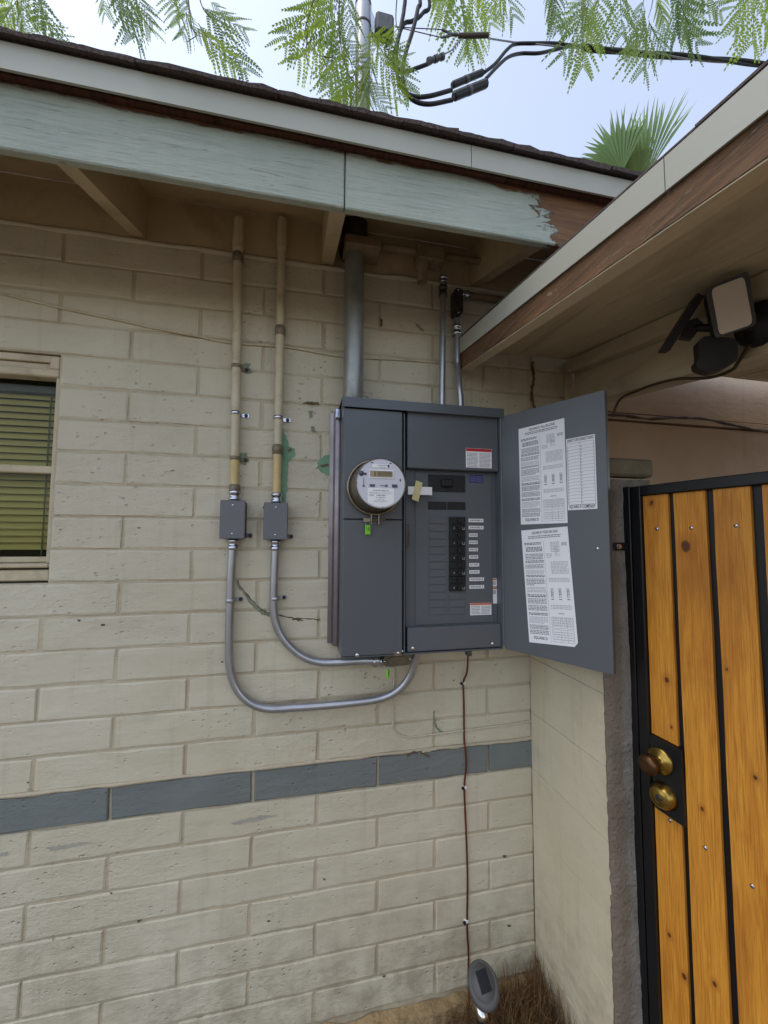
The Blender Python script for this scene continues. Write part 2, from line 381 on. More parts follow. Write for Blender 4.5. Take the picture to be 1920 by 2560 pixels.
    def mesh(s, name, mats, c):
        me = bpy.data.meshes.new(name); me.from_pydata([p-c for p in s.v], [], s.f)
        for m in (mats if isinstance(mats, (list, tuple)) else [mats]): me.materials.append(MT[m])
        me.polygons.foreach_set('material_index', s.mi); me.polygons.foreach_set('use_smooth', s.sm); me.update()
        return me
    def build(s, name, mats, parent=None, tagv=None):
        lo = Vector([min(p[k] for p in s.v) for k in range(3)]); hi = Vector([max(p[k] for p in s.v) for k in range(3)])
        c = (lo+hi)/2
        o = bpy.data.objects.new(name, s.mesh(name, mats, c)); C.objects.link(o); o.location = c; WL[o.name] = c
        attach(o, parent)
        if tagv: tag(o, *tagv)
        return o
def attach(o, parent):
    if parent is not None:
        o.parent = parent; o.matrix_parent_inverse = Matrix.Translation(-WL[parent.name])
def tag(o, label, cat, group=None):
    o['label'] = label; o['category'] = cat
    if group: o['group'] = group
    return o
def thing(name, loc, label, cat, group=None):
    o = bpy.data.objects.new(name, None); C.objects.link(o); o.location = loc; o.empty_display_size = .05; WL[o.name] = Vector(loc)
    return tag(o, label, cat, group)
def inst(name, me, M, parent):
    o = bpy.data.objects.new(name, me); C.objects.link(o); attach(o, parent); o.matrix_basis = M; WL[o.name] = M.to_translation(); return o
def curve(pts, n=6):
    pts = [Vector(p) for p in pts]; q = [pts[0]*2-pts[1]]+pts+[pts[-1]*2-pts[-2]]; out = []
    for i in range(1, len(q)-2):
        a, b, c, d = q[i-1:i+3]
        for k in range(n):
            t = k/n; out.append(.5*((2*b)+(c-a)*t+(2*a-5*b+4*c-d)*t*t+(3*b-a-3*c+d)*t**3))
    out.append(q[-2]); return out
def bend(a, b, c, r, n=8):       # straight a-b-c with a rounded corner at b
    a, b, c = Vector(a), Vector(b), Vector(c); p = b+(a-b).normalized()*r; q = b+(c-b).normalized()*r
    return [a]+[p*(1-t)**2+b*2*t*(1-t)+q*t*t for t in [k/n for k in range(n+1)]]+[c]
def screw(p, n, r, name, mat, parent):
    mb = MB(); mb.lathe(p, n, [(0, .35*r), (r*.6, .33*r), (r, .12*r), (r, -.2*r)][::-1], 10); return mb.build(name, mat, parent)
def bolt(p, n, r, name, mat, parent):
    mb = MB(); mb.lathe(p, n, [(r*1.25, -.3*r), (r*1.25, .2*r), (r, .25*r), (r, .9*r), (0, .95*r)], 6, False); return mb.build(name, mat, parent)
NY = Vector((0, -1, 0))

# ================================================================== SETTING
g = MB(); g.add([(-300, -300, 0), (300, -300, 0), (300, 300, 0), (-300, 300, 0)], [(0, 1, 2, 3)])
go = g.build('ground', 'ground'); go['kind'] = 'structure'

# ------------------------------------------------------------------ painted block wall
XL, XR = -3.0, .225; CO = .1016; P_ = .4114; XO = -.1732
WX0, WX1 = XO-P_*4.5-.30, -1.606          # window opening: T4..T11
wall = thing('block_wall', (-1.2, .1, 0), 'long cream painted concrete block wall with one grey band of blocks', 'wall')
mb = MB()
wz0, wz1 = ZT(11), ZT(4)
for x0, x1, z0, z1 in ((XL, WX0, .02, 2.60), (WX1, XR, .02, 2.60), (WX0, WX1, .02, wz0), (WX0, WX1, wz1, 2.60)):
    mb.box(x0, x1, .0075, .19, z0, z1)
    nx_, nz_ = max(1, int((x1-x0)/.022)), max(1, int((z1-z0)/.02)); vs = []
    for j in range(nz_+1):
        for i in range(nx_+1):
            x = x0+(x1-x0)*i/nx_; z = z0+(z1-z0)*j/nz_
            vs.append((x, .0034+.0022*mnoise.noise(Vector((x*9, 3.1, z*11)))+.0014*mnoise.noise(Vector((x*40, 7.7, z*40))), z))
    mb.smooth = True; mb.add(vs, [(j*(nx_+1)+i, j*(nx_+1)+i+1, (j+1)*(nx_+1)+i+1, (j+1)*(nx_+1)+i) for j in range(nz_) for i in range(nx_)]); mb.smooth = False
mb.build('mortar', 'mortar', wall)
BLK = {}
def block_mesh(w, h, var, mat):
    key = (round(w, 3), round(h, 3), var, mat)
    if key in BLK: return BLK[key]
    rnd = random.Random(hash((round(w*1000), var)) & 0xffff)
    m = MB(); m.smooth = False
    n = 5; dep = .012; bv = .0034
    rim = []
    for i in range(n): rim.append((-w/2+w*i/n, -h/2))
    rim.append((w/2, -h/2)); 
    for i in range(n): rim.append((w/2-w*i/n, h/2))
    rim.append((-w/2, h/2))
    a = []; b_ = []; c_ = []
    for x, z in rim:
        j = rnd.uniform(-.0020, .0014); k = rnd.uniform(.5, 2.2)
        a.append(Vector((x*(1-2*bv*k/w), -rnd.uniform(0, .0006), z*(1-2*bv*k/h))))
        b_.append(Vector((x+j*(x > 0)-j*(x < 0), bv*.8, z+j)))
        c_.append(Vector((x+j*(x > 0)-j*(x < 0), dep, z+j)))
    N = len(rim); vs = a+b_+c_
    fs = [list(range(N))]+[(i, i+N, (i+1) % N+N, (i+1) % N) for i in range(N)]+[(i+N, i+2*N, (i+1) % N+2*N, (i+1) % N+N) for i in range(N)]
    m.add(vs, fs); BLK[key] = m.mesh('block', mat, Vector()); return BLK[key]
def lay(x0, x1, T, mat='block', proud=0.):
    J = .0034; w = x1-x0-J*2; h = CO-J*2
    if w < .02: return
    me = block_mesh(w, h, random.randint(0, 5), mat)
    M = Matrix.Translation((( x0+x1)/2, random.uniform(-.0016, .0010)-proud, ZT(T+.5)+random.uniform(-.001, .001))) @ Matrix.Rotation(random.uniform(-.002, .002), 4, 'Y') @ Matrix.Rotation(random.uniform(-.003, .003), 4, 'Z')
    inst('block', me, M, wall)
for T in range(25):
    off = XO + (0 if T % 2 else P_/2)
    js = [XL]+[off+n*P_ for n in range(-9, 3) if XL+.06 < off+n*P_ < XR-.05]+[XR]
    for a, b in zip(js[:-1], js[1:]):
        m_, pr = ('band', .004) if T == 17 else ('block', 0)
        if 4 <= T < 11:
            for p, q in ((a, min(b, WX0)), (max(a, WX1), b)):
                if q-p > .03: lay(p, q, T, m_, pr)
        else: lay(a, b, T, m_, pr)
mb = MB(); pts = []
rnd = random.Random(3); n = 60
for i in range(n+1):
    x = XL+(0.0-XL)*i/n; pts.append((x, -.022-.012*rnd.random(), ZT(25)-.012-.022*rnd.random()))
top = [Vector((p[0], .002, p[2]+.012)) for p in pts]; bot = [Vector((p[0], p[1]-.012, -.03)) for p in pts]; fr = [Vector(p) for p in pts]
N = n+1; vs = top+fr+bot
mb.add(vs, [(i, i+N, i+1+N, i+1) for i in range(n)]+[(i+N, i+2*N, i+1+2*N, i+1+N) for i in range(n)]); mb.build('footing', 'footing', wall)
# mortar smear along the wall top
mb = MB(); pts = [(XL+(XR-XL)*i/40, -.001+.003*rnd.random(), 2.597+.006*rnd.random()) for i in range(41)]
mb.tube(pts, [.007+.004*rnd.random() for _ in pts], 6); mb.build('mortar_bead', 'block', wall)
mb = MB(); pts = [(XL+(0-XL)*i/60, -.004+.003*rnd.random(), ZT(17)+.002+.003*rnd.random()) for i in range(61)]
mb.tube(pts, [.0045+.003*rnd.random() for _ in pts], 6); mb.build('mortar_bead', 'mortar', wall)

def blob(pts, name, mat, y=-.0018, jag=.0022, parent=wall, th=.0022):
    P = [PY(u, v, y) for u, v in pts]; out = []
    for i, p in enumerate(P):
        q = P[(i+1) % len(P)]; k = max(2, int((q-p).length/.006))
        for j in range(k):
            r_ = p.lerp(q, j/k); out.append(r_+Vector((rnd.uniform(-jag, jag), 0, rnd.uniform(-jag, jag))))
    m = MB(); m.slab(out, (0, th, 0)); return m.build(name, mat, parent)
def worm(pts, name, mat, r=.002, y=-.001, jag=.002, parent=wall):
    P = curve([PY(u, v, y) for u, v in pts], 6); P = [p+Vector((rnd.uniform(-jag, jag), 0, rnd.uniform(-jag, jag))) for p in P]
    m = MB(); m.tube(P, [r*rnd.uniform(.5, 1.5) for _ in P], 5); return m.build(name, mat, parent)
for pts, mt in (([zL(1245, 232), zL(1270, 226), zL(1298, 222), zL(1290, 245), zL(1312, 272), zL(1280, 280), zL(1252, 268)], 'greygreen'),
        ([zL(1462, 560), zL(1484, 604), zL(1496, 640), zL(1500, 660), zL(1528, 662), zL(1532, 700), zL(1505, 720), zL(1492, 740), zL(1490, 860), zL(1480, 945), zL(1448, 945), zL(1458, 760)], 'green'),
        ([zL(1240, 690), zL(1280, 686), zL(1286, 714), zL(1272, 752), zL(1246, 745)], 'greygreen'),
        ([(685, 1000), (700, 984), (722, 978), (722, 1024), (704, 1026), (690, 1016)], 'green'),
        ([zL(1597, 470), zL(1618, 468), zL(1620, 500), zL(1606, 512)], 'greygreen'), ([zL(1610, 550), zL(1630, 556), zL(1640, 580), zL(1618, 578)], 'greygreen'),
        ([zU(672, 850), zU(690, 852), zU(765, 920), zU(760, 932), zU(720, 905)], 'greygreen')):
    blob(pts, 'paint_patch', mt)
for pts in ([zL(1565, 430), zL(1590, 422), zL(1648, 426), zL(1655, 438), zL(1600, 436)], [zU(380, 800), zU(404, 830), zU(400, 880), zU(384, 878)],
        [(688, 1006), (706, 1002), (716, 1004), (700, 1010)], [zL(1490, 672), zL(1508, 664), zL(1514, 678), zL(1500, 686)], [zC(632, 1018), zC(660, 1012), zC(700, 1018), zC(720, 1026), zC(680, 1030)]):
    blob(pts, 'chip', 'crack', -.002, .002)
worm([zC(255, 765), zC(330, 870), zC(400, 945), zC(440, 975), zC(480, 990)], 'crack_repair', 'greygreen', .0042)
worm([zC(255, 755), zC(335, 860), zC(405, 935), zC(485, 975), zC(600, 1002), zC(700, 1012), zC(830, 1020)], 'crack', 'crack', .0019)
worm([zB(760, 905), zB(765, 1030), zB(800, 1110), zB(880, 1165)], 'crack', 'greygreen', .0026)
worm([(1150, 782), (1152, 820), (1148, 850), (1155, 885)], 'crack', 'crack', .0065, -.002, .003)
worm([zB(900, 1165), zB(1000, 1135), zB(1110, 1130), zB(1250, 1110), zB(1300, 1100)], 'mortar_smear', 'mortar', .003)
worm([(905, 1626), (935, 1620), (985, 1612), (1060, 1606), (1140, 1598)], 'mortar_smear', 'mortar', .0034, -.006, .002)
worm([(880, 1631), (905, 1624), (925, 1634)], 'mortar_smear', 'crack', .003, -.007, .003)
worm([z4(0, 0)]+[(1147, 1425), (1148, 1700)] if False else [(1146, 1430), (1148, 1560), (1150, 1700), (1153, 1900), (1156, 2080)], 'corner_crack', 'crack', .0022, -.0015, .002)
for pts in ([(498, 1778), (560, 1763), (600, 1761), (560, 1772), (510, 1782)], [(95, 1832), (180, 1818), (200, 1822), (120, 1838)], [(0, 1843), (18, 1838), (16, 1848), (0, 1851)]):
    blob(pts, 'scuff', 'scuff', -.0012, .0015, th=.0006)
for u, v in ((452, 733), (60, 1690), (120, 1720), (700, 1900), (300, 1990), (160, 2230), (480, 1430), (640, 1500), (1090, 1850), (1100, 2000), (980, 1470), (300, 1140), (170, 1340), (222, 1350), (430, 1660), (830, 2110), (900, 1940), (240, 1930), (580, 1990)):
    k = rnd.uniform(2, 5); blob([(u-k, v-k*.4), (u+k, v-k*.6), (u+k*.8, v+k*.5), (u-k*.6, v+k*.6)], 'chip', 'crack', -.0016, .0012, th=.0008)

# ------------------------------------------------------------------ window and blind
win = thing('window', (WX1-.4, .05, wz0), 'recessed single hung window with peeling cream frame in the block wall', 'window')
wx0, wx1 = WX0+.002, WX1-.002
def bx(name, mat, par, *a, b=.002):
    m = MB(); m.box(*a, b); return m.build(name, mat, par)
bx('head_board', 'frame', win, wx0, wx1, .012, .15, wz1-.024, wz1-.002)
bx('head_trim', 'frame', win, wx0, wx1, .006, .055, wz1-.072, wz1-.046, b=.004)
bx('head_trim', 'frame', win, wx0, wx1, .022, .10, wz1-.046, wz1-.025)
bx('corner_block', 'frame', win, wx1-.028, wx1, .004, .03, wz1-.048, wz1-.006, b=.004)
bx('jamb', 'frame', win, wx1-.011, wx1, .010, .12, wz0+.06, wz1-.073)
bx('jamb', 'frame', win, wx0, wx0+.03, .012, .12, wz0+.06, wz1-.073)
bx('meeting_rail', 'frame', win, wx0+.03, wx1-.012, .040, .07, 1.822, 1.846, b=.003)
bx('sill', 'frame', win, wx0, wx1, .003, .14, wz0+.046, wz0+.059, b=.004)
bx('sill', 'frame', win, wx0, wx1, .012, .14, wz0+.006, wz0+.040, b=.004)
bx('bottom_rail', 'frame', win, wx0+.03, wx1-.012, .045, .07, wz0+.060, wz0+.078, b=.003)
for a, b in ((wz0+.079, 1.821), (1.847, wz1-.073)):
    m = MB(); m.box(wx0+.031, wx1-.0125, .055, .058, a, b); m.build('pane', 'glass', win)
m = MB(); m.box(wx0-.15, wx1+.15, .22, .23, wz0-.1, wz1+.05); m.build('room_backing', 'interior', win)  # dark board behind the slats; the unlit room's shade is in its colour
bl = thing('window_blind', (WX1-.4, .09, wz0+.06), 'olive slatted horizontal blind hanging behind the window panes', 'blind')
m = MB(); m.box(wx0+.035, wx1-.016, .075, .105, wz1-.105, wz1-.078, .002); m.build('head_rail', 'lens', bl)
sm_ = MB(); L_ = wx1-wx0-.055
prof = [(-.0125, -.006), (-.006, .0005), (0, .0025), (.006, .0035), (.0125, .003)]
vs = []
for sx in (-1, 1):
    for y, z in prof: vs.append((sx*L_/2, y*.60, y*.80+z*.2))
sm_.smooth = True; sm_.add(vs, [(i, i+5, i+6, i+1) for i in range(4)]); slat_me = sm_.mesh('slat', 'slat', Vector())
zz = wz1-.112
while zz > wz0+.09:
    inst('slat', slat_me, Matrix.Translation(((wx0+wx1)/2-.004, .092, zz)) @ Matrix.Rotation(random.uniform(-.004, .004), 4, 'Y') @ Matrix.Rotation(R(random.uniform(-3, 3)), 4, 'X'), bl); zz -= .0222
for u in (112, ):
    p = PY(107, 900, .08); q = PY(88, 1160, .08)
    m = MB(); m.tube([(p.x, .083, wz1-.10), (p.x-.002, .083, wz0+.08)], .0022, 5); m.build('ladder_cord', 'cord', bl)
    m = MB(); m.tube([(p.x-.4, .083, wz1-.10), (p.x-.4, .083, wz0+.08)], .0022, 5); m.build('ladder_cord', 'cord', bl)

# ------------------------------------------------------------------ main roof eave
SL = .349; EY = -.45
zbot = PY(0, 318, EY).z; ztop = PY(0, 172, EY).z
rzb = lambda y: 2.609+SL*y                 # rafter underside
dk = lambda y: ztop+.002+SL*(y-EY)          # deck underside
eave = thing('roof_eave', (-1.0, -.2, 2.5), 'shingled house eave with pale bluegreen fascia board above the block wall', 'roof')
XJ = PY(745, 400, EY).x; XE = .75
for a, b in ((XL, XJ-.0015), (XJ+.0015, XE)):
    m = MB(); m.box(a, b, EY, EY+.022, zbot, ztop, .003); m.build('fascia_board', 'fascia', eave)
zn1 = PY(0, 146, EY-.012).z
m = MB(); m.box(XL, XE, EY-.012, EY+.03, ztop+.0015, zn1+.030, .002); m.build('nailer_strip', 'nailer', eave)
zw0 = PY(0, 150, EY-.03).z; zw1 = PY(0, 91, EY-.03).z
XW = PY(1017, 340, EY-.03).x
for a, b in ((XL, XW-.001), (XW+.001, XE)):
    m = MB(); m.box(a, b, EY-.034, EY-.028, zw0, zw1); m.build('drip_edge', 'white', eave)
m = MB(); m.slab([(XL, EY-.005, dk(EY-.005)+.03), (XL, 3.2, dk(3.2)), (XL, 3.2, dk(3.2)+.02), (XL, EY-.005, dk(EY-.005)+.05)], (XE-XL+1.5, 0, 0)) if False else None
m = MB(); m.slab([(XL, EY+.023, dk(EY+.023)), (XL, 3.0, dk(3.0)), (XL, 3.0, dk(3.0)+.02), (XL, EY+.023, dk(EY+.023)+.02)], (XE-XL, 0, 0)); m.build('roof_deck', 'eavewood', eave)
for i, xr in enumerate((-2.59, -1.985, -1.385, -.783, -.185, .42)):
    w = .042; xa = {2: -1.42}.get(i, xr-w/2); xa = {3: -.802, 4: -.225}.get(i, xa)
    ya, yb = EY+.023, .14
    m = MB(); m.slab([(xa, ya, rzb(ya)+.004), (xa, yb, rzb(yb)+.004), (xa, yb, dk(yb)-.001), (xa, ya, dk(ya)-.001)], (w, 0, 0)); m.build('rafter', 'eavewood', eave)
m = MB(); m.box(XL, XE, .004, .03, 2.6045, dk(.004)-.0008); m.build('frieze_board', 'eavewood', eave)
# shingles: butt edge of the first courses, each tab its own piece
SHM = []
for k in range(5):
    m = MB(); w = .30; dp = .24; th = .0088
    n = 9; fe = [Vector((-w/2+w*i/n, -rnd.uniform(0, .004), 0)) for i in range(n+1)]
    top = [Vector((p.x, p.y, th+rnd.uniform(-.0035, .0025))) for p in fe]
    vs = fe+top+[Vector((-w/2, dp, .002)), Vector((w/2, dp, .002))]; N = n+1
    fs = [(i, i+1, i+1+N, i+N) for i in range(n)]+[[N+i for i in range(n+1)]+[2*N+1, 2*N], [i for i in range(n, -1, -1)]+[2*N, 2*N+1]]
    m.add(vs, fs); SHM.append(m.mesh('shingle', 'shingle', Vector()))
ang = math.atan(SL); zs = zw1+.001
def shingles(x0, x1, rows, base, par):
    for r_ in range(rows):
        x = x0+(.15 if r_ % 2 else 0)
        while x < x1:
            M = Matrix.Translation((x, base.y+r_*.13+rnd.uniform(-.004, .004), base.z+r_*(.13*SL+.006)+rnd.uniform(0, .003))) @ Matrix.Rotation(ang*.95, 4, 'X') @ Matrix.Rotation(rnd.uniform(-.008, .008), 4, 'Z')
            inst('shingle', rnd.choice(SHM), M, par); x += .303
shingles(XL+.1, XE, 1, Vector((0, EY-.048, zs)), eave)
shingles(XL+.25, XE, 4, Vector((0, EY-.041, zs+.0085)), eave)
m = MB(); m.slab([(XL, EY-.02, zs-.004), (XL, 3.0, zs-.004+SL*(3.0-EY+.02)), (XL, 3.0, zs+.004+SL*(3.0-EY+.02)), (XL, EY-.02, zs+.003)], (XE-XL, 0, 0)); m.build('roof_felt', 'shingle', eave)
m = MB(); m.slab([(XL, 3.0, dk(3.0)), (XL, 6.3, dk(EY)), (XL, 6.3, dk(EY)+.02), (XL, 3.0, dk(3.0)+.1)], (XE-XL, 0, 0)); m.build('rear_slope', 'shingle', eave)

# ------------------------------------------------------------------ porch roof on the right
PS = .14; RX = -.28
tz = lambda y: 2.372+PS*y                  # top of trim
porch = thing('porch_roof', (.5, -1, 2.2), 'low sloping porch roof with white edge trim and weathered brown rake board', 'roof')
Y0, Y1 = -.035, -2.3
yJ = PX(1447, 395, RX).y
def strip(x0, x1, a, b, y0=Y0, y1=Y1):      # bar that follows the porch slope: a, b offsets below tz
    m = MB(); m.slab([(x0, y0, tz(y0)-a), (x0, y1, tz(y1)-a), (x0, y1, tz(y1)-b), (x0, y0, tz(y0)-b)], (x1-x0, 0, 0)); return m
strip(RX-.010, RX-.006, -.002, .056, Y0, yJ+.001).build('drip_edge', 'white', porch)
strip(RX-.010, RX-.006, -.002, .056, yJ-.001, Y1).build('drip_edge', 'white', porch)
strip(RX-.004, RX+.036, .004, .112).build('rake_board', ['bare_wood'], porch)
strip(RX-.002, RX+.036, .1122, .1150).build('rake_underside', 'soffit', porch)
xs = [RX+.0362, RX+.20, RX+.36, RX+.52, .40, .56, .72, 1.0, 1.4, 2.6]
for a, b in zip(xs[:-1], xs[1:]):
    strip(a+.0012, b-.0012, .004+rnd.uniform(0, .0015), .030+rnd.uniform(0, .0045)).build('soffit_board', 'soffit', porch)
strip(.17, .208, .034, .085).build('ledger', 'soffit', porch)
bz = lambda y: 2.162+.14*y
m = MB(); m.slab([(.215, -.02, 2.330), (.215, Y1, 2.330+PS*(Y1)), (.215, Y1, bz(Y1)), (.215, -.02, bz(-.02))], (.085, 0, 0)); m.build('beam', 'soffit', porch)
m = strip(RX-.004, 2.6, -.005, .0035, Y0, Y1); m.build('roof_felt', 'shingle', porch)
yy = Y0-.02
while yy > Y1+.2:
    wv = rnd.uniform(.22, .34); m = strip(RX-.008-rnd.uniform(0, .006), .25, -.0085-rnd.uniform(0, .003), -.0055, yy, yy-wv); m.build('shingle', 'shingle', porch); yy -= wv+.002
# smooth wall behind the gate
pw = thing('porch_wall', (1.3, .1, 0), 'tan smooth stucco porch wall above and behind the wooden gate', 'wall')
m = MB(); m.box(.262, 3.0, .055, .2, 0, 2.132); m.build('lower_panel', 'stucco', pw)
m = MB(); m.box(.262, 3.0, .048, .2, 2.142, 2.168, .002); m.build('trim_board', 'stucco', pw)
m = MB(); m.box(.262, 3.0, .060, .2, 2.176, 2.42); m.build('upper_panel', 'stucco', pw)
m = MB(); m.box(.262, 3.0, .1, .19, 2.0, 2.4); m.build('backing', 'plastic', pw)
m = MB(); m.box(.175, .205, -.022, -.002, 1.9, 2.335, .003); m.build('corner_batten', 'soffit', pw)
cb = worm([(1300, 898), (1340, 897), (1400, 905), (1460, 903), (1520, 905), (1590, 920), (1659, 935)], 'wall_cable', 'brown_cable', .005, .038, .0008, None)
tag(cb, 'dark brown cable stapled along the tan porch wall', 'cable')

# ------------------------------------------------------------------ stub wall, pillar face, cap
stub = thing('gate_pillar', (.08, -.2, 0), 'short cream stub wall with rough grey end and capped top beside the gate', 'pillar')
PE = -.398
m = MB(); m.box(.006, .165, PE+.014, -.004, 0.0, 1.806); m.build('core', 'mortar', stub)
zs_ = [0.02]+[.771-.203*k for k in (3, 2, 1, 0, -1, -2, -3, -4, -5)]; zs_ = [z for z in zs_ if z < 1.79]+[1.806]
for a, b in zip(zs_[:-1], zs_[1:]):
    m = MB(); m.box(.0+rnd.uniform(0, .0008), .17, PE+.010, -.005, a+.0007, b-.0007, .0009); m.build('block', 'sidewall', stub)
m = MB(); pf = []; nx, nz = 14, 110
for j in range(nz+1):
    for i in range(nx+1):
        z = 1.8*j/nz; x = -.004+.178*i/nx; e = (i == 0)
        pf.append(Vector((x+(rnd.uniform(-.004, .003) if e else 0), PE+rnd.uniform(-.0012, .0012)+(.006 if i in (0, nx) else 0)+.002*math.sin(z*7+i*.4), z)))
m.smooth = True
m.add(pf, [(j*(nx+1)+i, j*(nx+1)+i+1, (j+1)*(nx+1)+i+1, (j+1)*(nx+1)+i) for j in range(nz) for i in range(nx)])
m.smooth = False; rowL = [j*(nx+1) for j in range(nz+1)]
for jj, xb in ((0, 0.002), (nx, .172)):
    edge = [pf[j*(nx+1)+jj] for j in range(nz+1)]; back = [Vector((xb, PE+.02, p.z)) for p in edge]
    m.add(edge+back, [(j, j+1, nz+2+j, nz+1+j) for j in range(nz)])
m.build('render_face', 'pillar', stub)
m = MB(); m.box(-.012, .176, PE-.012, -.006, 1.808, 1.862, .007); m.build('cap', 'cap', stub)
# ------------------------------------------------------------------ gate
GA = R(12); gd = Vector((math.sin(GA), -math.cos(GA), 0)); gn = Vector((-math.cos(GA), -math.sin(GA), 0)); g0 = Vector((.10, -.43, 0))
def G(s, z, w=0.): return g0+gd*s+gn*w+Vector((0, 0, z))
def PG(u, v, w=0.):
    p = PP(u, v, g0+gn*w, gn); return ((p-g0).dot(gd), p.z)
GM = Matrix((gd.to_4d()*0, gd.to_4d()*0, gd.to_4d()*0, gd.to_4d()*0))
GM = Matrix(((gd.x, gn.x, 0, g0.x), (gd.y, gn.y, 0, g0.y), (0, 0, 1, 0), (0, 0, 0, 1)))   # (s, w, z)
kn = []
for q, r_ in ((zG(780, 785), .0115), (zG(640, 1770), .0055), (zG(525, 470), .0045), (zG(530, 460), .004), (zG(1085, 1690), .003), (z7(625, 185), .003), (z7(835, 745), .004), (z7(610, 1605), .004), (z7(712, 1890), .0055), (z7(920, 1940), .0045), (z7(1200, 530), .004)):
    s_, z_ = PG(*q, .005); kn.append((G(s_, z_, .005), r_))
MT['gatewood'] = ringed(*gate_wood(), kn)
gate = thing('gate', (.15, -.7, 0), 'amber stained vertical board gate in a black steel frame', 'gate')
gtop = PG(*zG(330, 352))[1]; gbot = .06
jamb = thing('gate_post', G(-.03, 0), 'black square steel gate post bolted to the grey pillar', 'post')
s0 = PG(*zG(318, 355))[0]; s1 = PG(*zG(395, 355))[0]; sb = PG(*zG(470, 425))[0]
m = MB(); m.box(s0, s1-.002, -.02, .018, 0, gtop, .002, GM); m.build('post', 'black', jamb)
pb = PY(*zG(285, 785), PE-.004); m = MB(); m.box(pb.x-.019, pb.x+.03, PE-.0085, PE-.004, pb.z-.011, pb.z+.011, .001); m.build('bracket', 'black', jamb)
bolt(Vector((pb.x-.004, PE-.0087, pb.z)), NY, .0065, 'bolt', 'zinc', jamb)
m = MB(); m.box(s1, sb-.001, -.02, .016, gbot, gtop-.002, .002, GM); m.build('stile', 'black', gate)
m = MB(); m.box(sb, 1.0, -.02, .016, gtop-.030, gtop-.002, .002, GM); m.build('top_rail', 'black', gate)
m = MB(); m.box(sb, 1.0, -.02, .016, gbot, gbot+.03, .002, GM); m.build('bottom_rail', 'black', gate)
m = MB(); m.box(sb, 1.0, -.009, -.0045, gbot+.03, gtop-.03, 0, GM); m.build('backing_sheet', 'black', gate)
pl = [PG(*z7(x, y), .016) for x, y in ((470, 232), (690, 348), (716, 872), (512, 733), (480, 700))]
bt = gtop-.031; bb = gbot+.031; plw = .016
edges = [(sb+.001, PG(*zG(667, 410))[0]), (PG(*zG(697, 405))[0], PG(*zG(945, 380))[0]), (PG(*zG(992, 375))[0], PG(*zG(1280, 340))[0]), (PG(*zG(1345, 325))[0], PG(*zG(1345, 325))[0]+.082)]
w_ = edges[2][1]-edges[2][0]; e = edges[3][1]
while e < .9: edges.append((e+.014, e+.014+w_)); e = edges[-1][1]
for k, (a, b) in enumerate(edges):
    b -= .0042
    if k == 0:
        zc1 = lambda s: pl[0][1]+(pl[1][1]-pl[0][1])*(s-pl[0][0])/(pl[1][0]-pl[0][0])
        zc2 = lambda s: pl[3][1]+(pl[2][1]-pl[3][1])*(s-pl[3][0])/(pl[2][0]-pl[3][0])
        for poly in ([(a, zc1(a)+.002), (b, zc1(b)+.002), (b, bt), (a, bt)], [(a, bb), (b, bb), (b, zc2(b)-.002), (a, zc2(a)-.002)]):
            m = MB(); m.slab([G(s, z, -.004) for s, z in poly], gn*.009); m.build('board', 'gatewood', gate)
    else:
        m = MB(); n = 10; t = rnd.uniform(-.002, .002)
        le = [(a+rnd.uniform(-.0012, .0012), bb+(bt-bb)*i/n) for i in range(n+1)]; ri = [(b+rnd.uniform(-.0012, .0012), bb+(bt-bb)*i/n) for i in range(n, -1, -1)]
        m.slab([G(s, z, -.004) for s, z in le+ri], gn*(.009+t)); m.build('board', 'gatewood', gate)
m = MB(); m.slab([G(s, z, -.003) for s, z in pl[:4]], gn*.0185)
m.box(sb-.012, pl[1][0]+.012, -.006, .013, pl[1][1]-.155, pl[1][1]-.02, .001, GM) if False else None
lp = m.build('lock_plate', 'black', gate)
for q in (zG(567, 655), zG(820, 648), zG(1150, 632), z7(855, 1010), z7(1175, 1272), z7(615, 822)):
    s_, z_ = PG(*q, .006); screw(G(s_, z_, .0060), gn, .0048, 'screw', 'zinc', gate)
s_, z_ = PG(*z7(543, 415), .018)
m = MB(); m.lathe(G(s_, z_, .0155), gn, [(.034, 0), (.034, .003), (.031, .007), (.016, .010), (.0125, .014), (.0125, .022)], 28); kb = m.build('knob', 'brass', gate)
m = MB(); m.lathe(G(s_, z_, .0155), gn, [(.012, .02), (.014, .026), (.020, .031), (.0245, .038), (.0255, .046), (.0245, .055), (.021, .059), (.010, .0605), (0, .0605)], 28); m.build('knob_grip', 'brown_knob', kb)
s_, z_ = PG(*z7(570, 655), .018)
m = MB(); m.lathe(G(s_, z_, .0155), gn, [(.034, 0), (.034, .004), (.0245, .022), (.0235, .0225), (.0225, .0215), (.0215, .0225), (0, .0225)], 28); db = m.build('deadbolt', 'brass', gate)
m = MB(); m.lathe(G(s_, z_, .0155), gn, [(.0085, .021), (.0085, .0245), (.006, .025), (0, .025)], 16); m.build('keyway', 'darkmetal', db)

